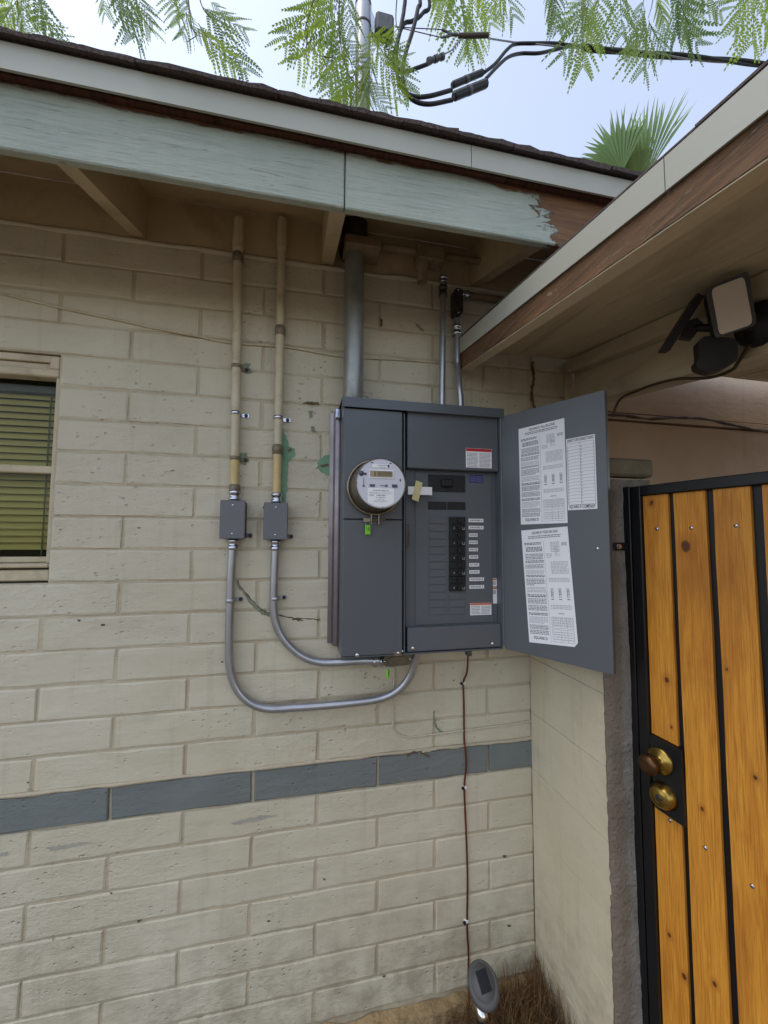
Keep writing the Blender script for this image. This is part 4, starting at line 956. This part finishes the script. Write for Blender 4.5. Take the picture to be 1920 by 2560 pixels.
# two conduits into the hood
def conduit(name, label, path, r, mat='steel', group='steel conduits'):
    t = thing(name, path[0], label, 'conduit', group); m = MB(); m.tube(path, r, 14); m.build('pipe', mat, t); return t
def collar(p, ax, r, par, mat='zinc', L=.028, name='connector'):
    m = MB(); m.lathe(p, ax, [(r*1.12, 0), (r*1.30, .001), (r*1.30, L*.3), (r*1.15, L*.36), (r*1.15, L*.62), (r*1.36, L*.66), (r*1.36, L*.94), (r*1.1, L)], 12); return m.build(name, mat, par)
def strap(p, r, par, mat='zinc', side=1, ln=.026):
    m = MB(); m.lathe(p-Vector((0, 0, .006)), (0, 0, 1), [(r+.0004, 0), (r+.0026, .0006), (r+.0020, .006), (r+.0026, .0114), (r+.0004, .012)], 16)
    m.box(p.x+side*r*.8, p.x+side*(r+ln), -.004, -.001, p.z-.0065, p.z+.0065, .0008); s = m.build('strap', mat, par)
    bolt(Vector((p.x+side*(r+ln*.62), -.0042, p.z)), NY, .0055, 'screw', 'plastic', s); return s
cr_ = .0118
c1 = conduit('conduit', 'short steel conduit entering the panel hood beneath the pipe tee', [PY(957, 595, -.06), Vector((PY(955, 740, -.06).x, -.06, 2.25)), Vector((PY(955, 868, -.06).x, -.06, PZT))], cr_, 'steel', None)
collar(Vector((PY(955, 868, -.06).x, -.06, PZT-.001)), (0, 0, 1), cr_, c1); collar(PY(957, 640, -.06), (0, 0, 1), cr_, c1, 'darkmetal', .04, 'coupling'); collar(PY(957, 612, -.06), (0, 0, 1), cr_, c1, 'zinc', .024, 'coupling')
xb = PY(995, 868, -.065).x; xt = PY(986, 700, -.035).x
c2 = conduit('conduit', 'offset bent steel conduit dropping from the conduit body to the hood', curve([(xt, -.04, PY(986, 690, -.035).z), (xt, -.04, 2.30), (xt+.001, -.042, 2.26), (xb-.003, -.060, 2.18), (xb, -.065, 2.13), (xb, -.065, PZT)], 6), cr_, 'steel', None)
collar(Vector((xb, -.065, PZT-.001)), (0, 0, 1), cr_, c2); collar(PY(986, 725, -.037), (0, 0, 1), cr_*1.12, c2, 'zinc', .04, 'coupling')
lb = thing('conduit_fitting', PY(986, 700, -.04), 'dark cast conduit body with oval cover beside the porch roof end', 'conduit fitting')
def cap_body(M, L, W, Dp, mat, par, cover):
    def oval(l, w, n=10):
        return [Vector((math.cos(t)*w/2, 0, math.sin(t)*w/2+(l/2-w/2)*(1 if k else -1))) for k, sg in ((1, 0), (0, 1)) for t in [sg*math.pi+math.pi*i/n for i in range(n+1)]]
    m = MB(); m.smooth = False; a = oval(L, W); m.prism([M @ (p+Vector((0, 0, 0))) for p in a], [M @ (p+Vector((0, -Dp, 0))) for p in a]); bd = m.build('body', mat, par)
    b = oval(L*.98, W*1.06); m = MB(); m.prism([M @ (p+Vector((0, -Dp-.0002, 0))) for p in b], [M @ (p+Vector((0, -Dp-.003, 0))) for p in b]); cv = m.build('cover', cover, par)
    b = oval(L*.66, W*.66); m = MB(); m.prism([M @ (p+Vector((0, -Dp-.003, 0))) for p in b], [M @ (p*.95+Vector((0, -Dp-.0055, 0))) for p in b]); m.build('cover_boss', cover, cv)
    for sg in (-1, 1):
        m = MB(); m.lathe(M @ Vector((0, -Dp-.003, sg*L*.42)), M.to_3x3() @ NY, [(.0042, 0), (.0042, .0015), (0, .0022)], 10); m.build('screw', 'zinc', cv)
p = PY(986, 657, -.03); cap_body(Matrix.Translation(Vector((p.x, -.012, p.z))), .105, .034, .036, 'darkmetal', lb, 'darkmetal')
hq = PY(1012, 637, -.035)
c3 = conduit('conduit', 'horizontal conduit stub leaving the conduit body under the porch roof', [Vector((p.x+.014, -.032, hq.z)), Vector((.15, -.032, hq.z))], .0125, 'dimpipe', None)
collar(Vector((p.x+.018, -.032, hq.z)), (1, 0, 0), .0125, c3, 'zinc', .03)

# ------------------------------------------------------------------ painted conduits + boxes + steel sweeps on the left
def jbox(u0, v0, u1, v1, label):
    a = PY(u0, v0, -.052); b = PY(u1, v1, -.052); cx, cz = (a.x+b.x)/2, (a.z+b.z)/2; w, h = b.x-a.x, a.z-b.z
    t = thing('junction_box', (cx, -.02, cz-h/2), label, 'junction box', 'grey junction boxes')
    m = MB(); m.box(cx-w/2+.0015, cx+w/2-.0015, -.050, -.003, cz-h/2+.0015, cz+h/2-.0015, .004); m.build('body', 'plastic', t)
    m = MB(); m.box(cx-w/2, cx+w/2, -.056, -.0505, cz-h/2, cz+h/2, .0035); cv = m.build('cover', 'box', t)
    for sg in (-1, 1): screw(Vector((cx, -.0562, cz+sg*h*.37)), NY, .0035, 'screw', 'zinc', cv)
    m = MB(); m.box(cx+w/2-.004, cx+w/2+.016, -.005, -.0015, cz-h/2+.004, cz-h/2+.018, .001); m.build('ear', 'box', t); bolt(Vector((cx+w/2+.011, -.0052, cz-h/2+.011)), NY, .0052, 'mounting_screw', 'plastic', t)
    bolt(Vector((cx-w/2-.002, -.0045, cz+h/2-.013)), NY, .0042, 'mounting_screw', 'plastic', t)
    return cx, cz, w, h
B1 = jbox(476, 1080, 529, 1164, 'grey junction box on the window side, farther from the panel')
B2 = jbox(570, 1085, 621, 1166, 'grey junction box closer to the panel, above the shorter steel conduit')
yp = -.026; rp = .0142; rs = .0132
def painted(u_top, B, label, coup, straps, flareu):
    top = PY(u_top, 480, yp); cx, cz, w, h = B; zb = cz+h/2; xt = top.x
    zy_ = PY(u_top, 985, yp).z
    t = thing('painted_conduit', (cx, yp, zb), label, 'conduit', 'old cream painted conduits')
    X_ = lambda z: cx+(xt-cx)*(z-zb)/(top.z-zb)
    P = [Vector((X_(z)+rnd.uniform(-.0006, .0006), yp, z)) for z in [zy_+(top.z-.10-zy_)*i/8 for i in range(9)]]
    m = MB(); m.tube(P, [rp*rnd.uniform(.97, 1.03) for _ in P], 14); m.build('pipe', 'painted_pipe', t)
    m = MB(); m.tube([Vector((X_(zb+.02), yp, zb+.02)), Vector((X_(zy_), yp, zy_))], rp*.98, 14); m.build('lower_pipe', 'yellow_pipe', t)
    m = MB(); z = top.z-.11; m.lathe((X_(z), yp, z), (0, 0, 1), [(rp*1.0, 0), (rp*1.3, .012), (rp*1.34, .05), (rp*1.2, .07), (rp*1.15, .12)], 8, False); m.build('top_fitting', 'painted_pipe', t)
    for v, mt in coup:
        z = PY(u_top, v, yp).z; m = MB(); m.lathe((X_(z), yp, z-.016), (0, 0, 1), [(rp*1.02, 0), (rp*1.22, .001), (rp*1.18, .010), (rp*1.28, .012), (rp*1.28, .022), (rp*1.15, .032), (rp, .033)], 12); m.build('coupling', mt, t)
    for v, mt in straps: z = PY(u_top, v, yp).z; strap(Vector((X_(z), yp, z)), rp, t, mt)
    collar(Vector((cx, yp, zb)), (0, 0, 1), rp*.98, t, 'zinc', .034)
painted(515, B1, 'cream painted wall conduit with three straps beside the window', [(558, 'rust'), (1058, 'rust')], [(792, 'rust'), (893, 'zinc'), (990, 'rust')], 0)
painted(610, B2, 'cream painted wall conduit with corroded coupling, next to the service mast', [(716, 'rust'), (972, 'rust')], [(903, 'zinc')], 0)
def sweep(B, pts, label, r=rs, strapv=None, endcol=None):
    cx, cz, w, h = B; P0 = Vector((cx, -.026, cz-h/2)); P = [P0]+[PY(u, v, y) for u, v, y in pts]
    t = thing('steel_conduit', P0, label, 'conduit', 'bent steel conduits under the boxes')
    m = MB(); m.tube(curve(P, 8), r, 16); m.build('pipe', 'steel', t)
    collar(P0, (0, 0, -1), r, t, 'zinc', .036)
    if strapv:
        p = PY(*strapv, -.026); strap(p, r, t, 'steel', 1, .024)
    return t
yq = -.026
sweep(B1, [(499, 1240, yq), (497, 1300, yq), (495, 1360, yq), (495, 1420, yq), (499, 1455, yq), (509, 1483, yq), (526, 1506, yq), (551, 1523, yq), (585, 1531, yq), (640, 1528, yq), (700, 1524, yq), (760, 1518, yq-.005), (812, 1511, yq-.012), (845, 1500, yq-.02), (870, 1482, yq-.03), (887, 1458, yq-.04), (896, 1432, yq-.05), (899, 1400, yq-.06)], 'long bent steel conduit sweeping down and up into the panel underside', strapv=(498, 1297))
s2 = sweep(B2, [(593, 1230, yq), (591, 1290, yq), (592, 1325, yq), (598, 1352, yq), (611, 1378, yq), (631, 1401, yq), (658, 1420, yq), (690, 1430, yq), (725, 1431, yq-.004), (770, 1428, yq-.02), (800, 1427, yq-.04), (822, 1427, yq-.055)], 'shorter bent steel conduit sweeping right to the conduit body below the panel', strapv=(594, 1293))
pe = PY(805, 1429, -.07); collar(pe, (1, 0, -.0), rs, s2, 'zinc', .036)
lb2 = thing('conduit_fitting', PY(858, 1428, -.1), 'worn steel conduit body with oval cover under the panel corner', 'conduit fitting')
pc = PY(859, 1426, -.11); cap_body(Matrix.Translation(Vector((pc.x, -.062, pc.z))) @ Matrix.Rotation(R(90)-.03, 4, 'Y'), .100, .036, .045, 'darkmetal', lb2, 'fitting')
seal(PY(838, 1455, -.118), .9, 'lime green seal tag hanging from the conduit body below the panel', .013, .029)
m = MB(); p = PY(905, 1418, -.085)
# ground clamp and wire
gr = thing('ground_wire', PY(1008, 1700, 0), 'brown copper ground wire running down the wall to the soil', 'wire')
p = PY(1012, 1425, -.06)
m = MB(); m.box(p.x-.011, p.x+.011, -.075, -.050, PZB-.022, PZB-.002, .003); m.box(p.x-.008, p.x+.010, -.070, -.045, PZB-.044, PZB-.0225, .003); cl = m.build('clamp', 'connector', gr)
screw(Vector((p.x+.001, -.0755, PZB-.013)), NY, .005, 'clamp_screw', 'plastic', cl)
wp = [Vector((p.x, -.058, PZB-.03)), PY(1009, 1450, -.03), PY(1001, 1475, -.006), PY(1002, 1520, -.005), PY(1003, 1600, -.005), PY(1006, 1622, -.011), PY(1007, 1660, -.010), PY(1003, 1702, -.005), PY(1007, 1800, -.005), PY(1010, 1900, -.005), PY(1009, 2000, -.005), PY(1012, 2060, -.005), PY(1012, 2110, -.008), PY(1013, 2170, -.03)]
wp.append(Vector((wp[-1].x, -.045, -.02)))
m = MB(); m.tube(curve(wp, 6), .0034, 8); m.build('wire', 'copper', gr)
for u, v in ((998, 1475), (1001, 1700), (1004, 1989)):
    q = PY(u, v, -.003); m = MB(); m.box(q.x-.005, q.x+.011, -.0095, -.001, q.z-.005, q.z+.005, .001); k_ = m.build('clip', 'label', gr); bolt(Vector((q.x-.004, -.0095, q.z)), NY, .0048, 'nail', 'plastic', k_)
# painted-over cables on the wall
def wallcable(pts, label, r=.0035, mat='block', y=-.003, nm='wall_cable'):
    P = curve([PY(u, v, y) for u, v in pts], 6); m = MB(); m.tube(P, r, 7); o = m.build(nm, mat); return tag(o, label, 'cable')
wallcable([(-40, 622), (5, 634), (60, 648), (150, 669), (250, 690), (330, 708), (420, 725), (500, 741), (620, 750), (740, 770), (860, 777), (960, 784)], 'painted cable drooping across the upper block wall behind the conduits', .0042, 'painted_pipe')
wallcable([(852, 1440), (850, 1500), (849, 1560), (853, 1578), (866, 1588), (885, 1592), (930, 1587), (1000, 1578), (1060, 1570), (1110, 1564), (1146, 1557)], 'thin cream painted cable curving to the corner above the grey band', .0036)
wallcable([(1060, 798), (1110, 812), (1160, 832), (1220, 850)], 'thin frayed cord across the wall under the porch roof', .0014, 'painted_pipe')

# ------------------------------------------------------------------ flood light on the beam
fc = PX(*z4(1150, 600), .10); fnv = Vector((-.62, -.76, -.17)).normalized()
fl = thing('flood_light', fc, 'black solar flood light with pale frosted face under the porch beam', 'flood light')
def FQ(pts, w=0.): return [PP(*z4(*q), fc+fnv*w, fnv) for q in pts]
def rnd_poly(pts, r=.18, n=4):
    out = []; N = len(pts)
    for i in range(N):
        a, b, c = Vector(pts[i-1]), Vector(pts[i]), Vector(pts[(i+1) % N]); p = b.lerp(a, r); q = b.lerp(c, r)
        out += [p*(1-t)**2+b*2*t*(1-t)+q*t*t for t in [k/n for k in range(n+1)]]
    return out
outer = rnd_poly(FQ([(785, 345), (1385, 90), (1500, 840), (925, 1038)]), .10); inner = rnd_poly(FQ([(870, 350), (1320, 178), (1442, 835), (985, 988)], .004), .13)
m = MB(); cen = sum(outer, Vector())/len(outer); back = [cen+(p-cen)*.86-fnv*.05 for p in outer]; m.prism(back, outer); hd = m.build('housing', 'plastic', fl)
m = MB(); m.slab(outer, fnv*.003); m.build('bezel', 'lampgrey', fl)
m = MB(); m.slab(inner, fnv*.004); m.build('diffuser', 'diffuser', fl)
sc = PX(*z4(480, 800), .06); tn = Vector((-.62, -.76, -.17)).normalized()
q4 = [PP(*z4(*q), sc, tn) for q in ((195, 1185), (305, 1195), (785, 440), (690, 400))]
m = MB(); m.slab(q4, Vector((.06, .07, .03))); spn = m.build('solar_panel', 'plastic', fl)
m = MB(); m.slab([PP(*z4(*q), sc+Vector((.01, .01, 0)), tn) for q in ((430, 1010), (600, 1030), (770, 820), (680, 740), (560, 780))], Vector((.03, .03, .01))); m.build('panel_bracket', 'plastic', fl)
m = MB(); m.tube([PP(*z4(600, 880), sc+Vector((.02, .02, 0)), tn), PP(*z4(930, 890), fc-fnv*.03, fnv)], .009, 8); m.build('arm', 'plastic', fl)
sc2 = PX(*z4(950, 1230), .11)
m = MB(); m.slab(rnd_poly([PP(*z4(*q), sc2, tn) for q in ((690, 1060), (800, 985), (1250, 1030), (1245, 1330), (1050, 1450), (860, 1495), (680, 1440), (660, 1350), (710, 1310), (705, 1190))], .3), -tn*.055); m.build('motion_sensor', 'plastic', fl)
bc = PX(*z4(1500, 830), .2); m = MB(); m.lathe(Vector((.213, bc.y, bc.z)), (-1, 0, 0), [(.052, 0), (.052, .012), (.040, .028), (.022, .034), (.022, .085)], 20); m.build('wall_base', 'plastic', fl)
cpts = [PX(*z4(1400, 1120), .19), PX(*z4(1260, 1340), .20), PX(*z4(1150, 1470), .207), PX(*z4(850, 1570), .209), PX(*z4(420, 1590), .210), PX(*z4(100, 1660), .210), PX(1375, 845, .211), PX(1340, 862, .211), PX(1322, 900, .21)]
m = MB(); m.tube(curve(cpts, 6), .0045, 7); lc = m.build('light_cable', 'brown_cable'); tag(lc, 'dark cable sagging from the flood light along the porch beam', 'cable')

# ------------------------------------------------------------------ garden light, dry grass
gc = PY(1044, 2128, -.20); gax = Vector((-.10, -.50, .86)).normalized()
gl = thing('garden_light', (gc.x, gc.y+.02, 0), 'grey oval solar garden spotlight standing in dry grass at the corner', 'garden light')
gu = Vector((1, 0, 0)); gu = (gu-gax*gu.dot(gax)).normalized(); gv = gax.cross(gu)
if gv.z < 0: gv = -gv
def ring_(rx, ry, h, cx=0., cyv=0., n=24): return [gc+gu*(math.cos(2*math.pi*k/n)*rx+cx)+gv*(math.sin(2*math.pi*k/n)*ry+cyv)+gax*h for k in range(n)]
RR = [ring_(.014, .014, -.105, 0, -.014), ring_(.021, .022, -.085, 0, -.014), ring_(.030, .034, -.055, 0, -.010), ring_(.040, .046, -.025, 0, -.004), ring_(.0455, .053, -.008), ring_(.0465, .0545, .002), ring_(.044, .052, .010), ring_(.036, .043, .0135, 0, .004), ring_(.034, .041, .0115, 0, .004), ring_(.033, .040, .0140, 0, .004), ring_(.0002, .0002, .0150, 0, .004)]
m = MB(); m.smooth = True; vs = sum(RR, []); n = 24
m.add(vs, [(i*n+k, i*n+(k+1) % n, (i+1)*n+(k+1) % n, (i+1)*n+k) for i in range(len(RR)-1) for k in range(n)]); m.build('head', 'lampgrey', gl)
m = MB(); c = [gc+gu*x+gv*y+gax*.0154 for x, y in ((-.015, -.021), (.019, -.018), (.017, .030), (-.017, .027))]; m.slab(c, gax*.0012); m.build('solar_cell', 'cell', gl)
lz = PY(1044, 2196, -.225); m = MB(); m.lathe(lz+Vector((0, .01, 0)), (Vector((0, -.7, -.55))), [(.017, -.02), (.018, .0), (.016, .012), (.010, .017), (0, .018)], 18); m.build('lens_bulb', 'chrome', gl)
m = MB(); m.tube([gc-gax*.095-gv*.014, Vector((gc.x, gc.y+.03, .12)), Vector((gc.x, gc.y+.03, -.02))], .010, 10); m.build('stem', 'plastic', gl)
m = MB()
rg_ = random.Random(11)
for k in range(1500):
    bx_ = min(-.008, rg_.gauss(-.13, .12)); by_ = min(-.03, -abs(rg_.gauss(.0, .11))-.03)
    if k > 1150: bx_ = rg_.uniform(-1.6, -.02); by_ = rg_.uniform(-.5, -.04)
    h = rg_.uniform(.05, .17)*(1.0 if k < 1150 else .5)*max(.35, 1.15+bx_*1.6); ln = rg_.uniform(0, .13); th = rg_.uniform(0, 6.28)
    if k % 3 == 0 and k < 1150: ln *= 1.6; h *= .7
    p = Vector((bx_, by_, 0)); tip = p+Vector((math.cos(th)*ln, math.sin(th)*ln, h)); tip.x = min(tip.x, -.006); tip.y = min(tip.y, -.012)
    mid = (p+tip)/2+Vector((rg_.uniform(-.015, .015), 0, h*.25)); mid.x = min(mid.x, -.006); mid.y = min(mid.y, -.03); w = Vector((math.sin(th), -math.cos(th), 0))*.0011
    m.add([p-w, p+w, mid+w*.9, mid-w*.9, tip], [(0, 1, 2, 3), (3, 2, 4)])
gs = m.build('dry_grass', 'straw'); gs['kind'] = 'stuff'; tag(gs, 'tangled dry straw grass at the foot of the wall corner', 'grass')

# ------------------------------------------------------------------ overhanging feathery tree
tree = thing('tree', (-5.0, 1.0, 0), 'feathery leaved tree whose twigs hang over the roof edge', 'tree')
m = MB(); m.tube([(-5.0, 1.0, -.05), (-4.95, .95, 1.2), (-4.85, .9, 2.6), (-4.5, .7, 4.0)], [.17, .14, .12, .10], 12); m.build('trunk', 'trunk', tree)
limbs = [[(-4.5, .7, 4.0), (-3.8, .4, 4.6), (-2.4, .15, 4.85), (-.9, .1, 4.95), (.4, .1, 4.9), (1.5, .1, 4.7)]]
for L in limbs:
    P = curve(L, 6); m = MB(); m.tube(P, [.075*(1-.82*i/len(P)) for i in range(len(P))], 9); m.build('limb', 'trunk', tree)
LF = []
for vv in range(5):
    rl = random.Random(40+vv); m = MB(); n = 8+vv % 3
    rach = [Vector((t, .05*math.sin(t*3+vv), -.14*t*t+.03*math.sin(t*4+vv))) for t in [i/14 for i in range(15)]]
    m.tube(rach, [.010*(1-.7*i/14) for i in range(15)], 4, False)
    for i in range(n):
        t = .06+.90*i/(n-1); k = t*14; b = rach[int(k)].lerp(rach[min(14, int(k)+1)], k-int(k))
        for sd in (-1, 1):
            pl_ = .52*(math.sin(math.pi*(.22+.64*t))**.8)*rl.uniform(.75, 1.15)
            if rl.random() < .08: continue
            d = Vector((.80+rl.uniform(-.14, .14), sd*rl.uniform(.42, .66), rl.uniform(-.38, .12))).normalized(); side = Vector((d.y, -d.x, rl.uniform(-.4, .4))).normalized()
            nl = 11; cs = [b+d*pl_*q+Vector((.05*pl_*q*q, 0, -.30*pl_*q*q)) for q in [j/nl for j in range(nl+1)]]
            for j in range(nl):
                c0, c1 = cs[j], cs[j+1]; w = .034*(1-.7*((j+.5)/nl)**3)*rl.uniform(.85, 1.15)*(.6 if j == 0 else 1)
                for sg in (-1, 1):
                    e = c0.lerp(c1, 1.1)+side*sg*w; m.add([c0, c0.lerp(c1, .5)+side*sg*w*.9, e, c0.lerp(c1, .85)], [(0, 1, 2, 3)])
    LF.append(m.mesh('leaf', 'leaf', Vector()))
def leaf(u0, v0, u1, v1, y=.0, dy=.0, roll=None):
    a = PY(u0, v0, y); b = PY(u1, v1, y+dy); x = (b-a); L = x.length; x.normalize()
    tc = (CP-a).normalized(); z = (tc-x*tc.dot(x)).normalized(); yv = z.cross(x)
    M = Matrix(((x.x, yv.x, z.x, a.x), (x.y, yv.y, z.y, a.y), (x.z, yv.z, z.z, a.z), (0, 0, 0, 1))) @ Matrix.Rotation(R(roll if roll is not None else rnd.uniform(-50, 50)), 4, 'X') @ Matrix.Diagonal((L, L, L, 1))
    inst('leaf', rnd.choice(LF), M, tree)
def twig(pts, r=.0022):
    P = curve([PY(u, v, y) for u, v, y in pts], 5); m = MB(); m.tube(P, [r*(1.3-.8*i/len(P)) for i in range(len(P))], 5); m.build('twig', 'bark', tree)
LV = [(20, -50, 20, 75, .05), (-10, -20, -5, 70, .1), (40, -10, 62, 60, .0), (66, -30, 110, 70, .05), (50, 20, 132, 98, .1), (30, 0, 8, 58, .0), (84, -40, 95, 55, .12), (20, 30, 45, 85, .1),
      (225, -50, 262, 30, .05), (250, -40, 320, 50, .1), (270, -60, 300, 66, .0), (215, -40, 228, 18, .0), (290, -30, 324, 40, .1),
      (375, -45, 385, 40, .0), (395, -30, 404, 60, .1), (438, 10, 525, 60, .05), (430, 45, 500, 138, .0), (440, 30, 528, 128, .1), (425, 60, 478, 120, .05), (455, 5, 490, 40, .1), (400, 30, 422, 70, .05),
      (690, -20, 630, 75, .0), (700, 0, 655, 110, .05), (715, -30, 690, 90, -.05), (742, -40, 730, 90, .0), (755, -30, 760, 60, -.06), (738, 40, 715, 140, .0), (730, 90, 712, 170, .05), (735, 80, 775, 150, -.08), (760, 100, 730, 210, -.05), (770, 150, 715, 228, .0), (780, 160, 745, 240, -.04), (785, 170, 800, 240, -.05), (790, 170, 828, 235, -.02), (800, 80, 870, 130, -.08), (820, 70, 792, 140, -.1), (830, 90, 878, 185, -.08), (815, 110, 850, 205, -.06), (800, 120, 790, 190, -.07), (790, 80, 850, 90, -.1), (840, 100, 880, 150, -.1), (775, 185, 768, 236, .0),
      (950, -60, 965, 40, .05), (985, -40, 960, 25, .1), (1000, -50, 1015, 95, .0), (1010, -30, 1040, 80, .05), (1025, -60, 1060, 35, .1), (1060, -60, 1110, 22, .1), (1080, -60, 1085, 20, .0),
      (1190, -50, 1215, 40, .05), (1180, -30, 1190, 30, .1), (1260, 0, 1230, 95, .0), (1270, 10, 1262, 125, .05), (1250, -20, 1290, 45, .05), (1300, -50, 1285, 60, .1), (1270, -10, 1235, 60, .1),
      (1350, -40, 1342, 60, .1), (1390, 0, 1385, 90, .05), (1400, 20, 1395, 135, .0), (1415, 10, 1450, 70, .1), (1405, 40, 1440, 110, .05), (1390, 60, 1370, 115, .05), (1450, -30, 1490, 95, .0), (1470, -30, 1460, 60, .1), (1490, -40, 1560, 25, .05), (1480, -30, 1500, 60, .1), (1420, -30, 1440, 30, .1),
      (1630, -50, 1610, 40, .05), (1650, -50, 1640, 72, .0), (1660, -40, 1668, 60, .1)]
for l_ in LV: leaf(*l_)
for t_ in ([(690, -60, .0), (672, 20, .0), (660, 60, .0), (665, 95, .0), (690, 120, .0), (722, 125, .0)], [(735, -60, .0), (733, 60, .0), (745, 140, -.02), (770, 185, -.03), (790, 195, -.04), (805, 170, -.05)], [(400, -70, .05), (408, 10, .05), (415, 60, .05), (425, 75, .05), (405, 90, .05)], [(420, -60, .05), (435, 10, .05), (455, 40, .05)], [(30, -80, .05), (36, -10, .05), (40, 30, .05)],
           [(665, 60, .0), (662, 120, .0), (672, 150, .0)], [(1415, -80, .05), (1410, 0, .05), (1400, 40, .05)], [(1290, -70, .05), (1275, -10, .05), (1262, 20, .05)], [(860, -40, .0), (855, 40, .0), (862, 70, .0)], [(1200, -80, .05), (1197, -20, .05), (1210, 20, .05)],
           [(250, -90, .05), (262, -40, .05)], [(1010, -90, .03), (1012, -20, .03)], [(1470, -90, .03), (1480, -20, .03)], [(1640, -90, .03), (1645, -30, .03)]): twig(t_)
# hangers from the limb to the twigs, above the frame
for u, y in ((690, .0), (735, .0), (400, .05), (420, .05), (30, .05), (250, .05), (1010, .03), (1200, .05), (1290, .05), (1415, .05), (1470, .03), (1640, .03), (860, .0)):
    p = PY(u, -70, y); q = Vector((max(-3.5, min(1.4, p.x+.25)), .1, 4.8)); m = MB(); P = curve([p, p+Vector((0, .01, .2)), p.lerp(q, .6)+Vector((0, 0, .08)), q], 5); m.tube(P, .005, 5); m.build('twig', 'bark', tree)
    for k in range(9):
        c = P[rnd.randint(4, len(P)-1)]; dd = Vector((rnd.uniform(-1, 1), rnd.uniform(-.8, .8), rnd.uniform(-.5, .5))).normalized(); L = rnd.uniform(.13, .22)
        if c.z-L < p.z+.14: continue
        inst('leaf', rnd.choice(LF), Matrix.Translation(c) @ dd.to_track_quat('X', 'Z').to_matrix().to_4x4() @ Matrix.Diagonal((L, L, L, 1)), tree)

# ------------------------------------------------------------------ fan palm beyond the roof
def at_d(u, v, dist): d = ray(u, v); return CP+d*dist
pc_ = at_d(1375, 395, 10.0)
palm = thing('fan_palm', (pc_.x, pc_.y, 0), 'tall fan palm crown rising beyond the roof edge', 'palm')
m = MB(); m.tube([(pc_.x, pc_.y, -.1), (pc_.x+.1, pc_.y, pc_.z*.5), (pc_.x, pc_.y, pc_.z)], [.28, .2, .17], 12); m.build('trunk', 'trunk', palm)
def fan(c, d, L, n=26, spread=1.9, seed=0):
    rl = random.Random(seed); d = Vector(d).normalized(); nrm = (CP-c).normalized(); nrm = (nrm-d*nrm.dot(d)+Vector((rl.uniform(-.3, .3), rl.uniform(-.3, .3), 0))).normalized(); nrm = (nrm-d*nrm.dot(d)).normalized(); sd = nrm.cross(d)
    m = MB()
    for i in range(n):
        a = -spread/2+spread*i/(n-1); v = d*math.cos(a)+sd*math.sin(a); p = d.cross(nrm); pw = nrm.cross(v); l = L*(1-.25*(abs(a)/spread*2)**2)*rl.uniform(.9, 1.05); w = L*.024
        mid = c+v*l*.6+nrm*(.02*(-1)**i*L); tip = c+v*l+Vector((rl.uniform(-.06, .06), rl.uniform(-.06, .06), -rl.uniform(0, .14)))*L
        m.add([c, mid+pw*w, tip, mid-pw*w+nrm*.02*L], [(0, 1, 2, 3)])
    m.build('frond', 'palm', palm)
for k, (u0, v0, u1, v1, L) in enumerate(((1345, 370, 1318, 270, 1.5), (1395, 380, 1408, 240, 1.8), (1380, 385, 1360, 300, 1.0), (1400, 390, 1440, 300, 1.0), (1390, 400, 1450, 330, .9), (1350, 390, 1290, 330, .95), (1380, 400, 1420, 360, .8), (1370, 400, 1340, 340, .9))):
    c = at_d(u0, v0, 10.0+.1*k); q = at_d(u1, v1, 10.0+.1*k+rnd.uniform(-.3, .3)); fan(c, q-c, L, seed=k, spread=rnd.uniform(1.2, 1.7))
    m = MB(); m.tube([pc_, c], .018, 5); m.build('frond_stem', 'palm', palm)
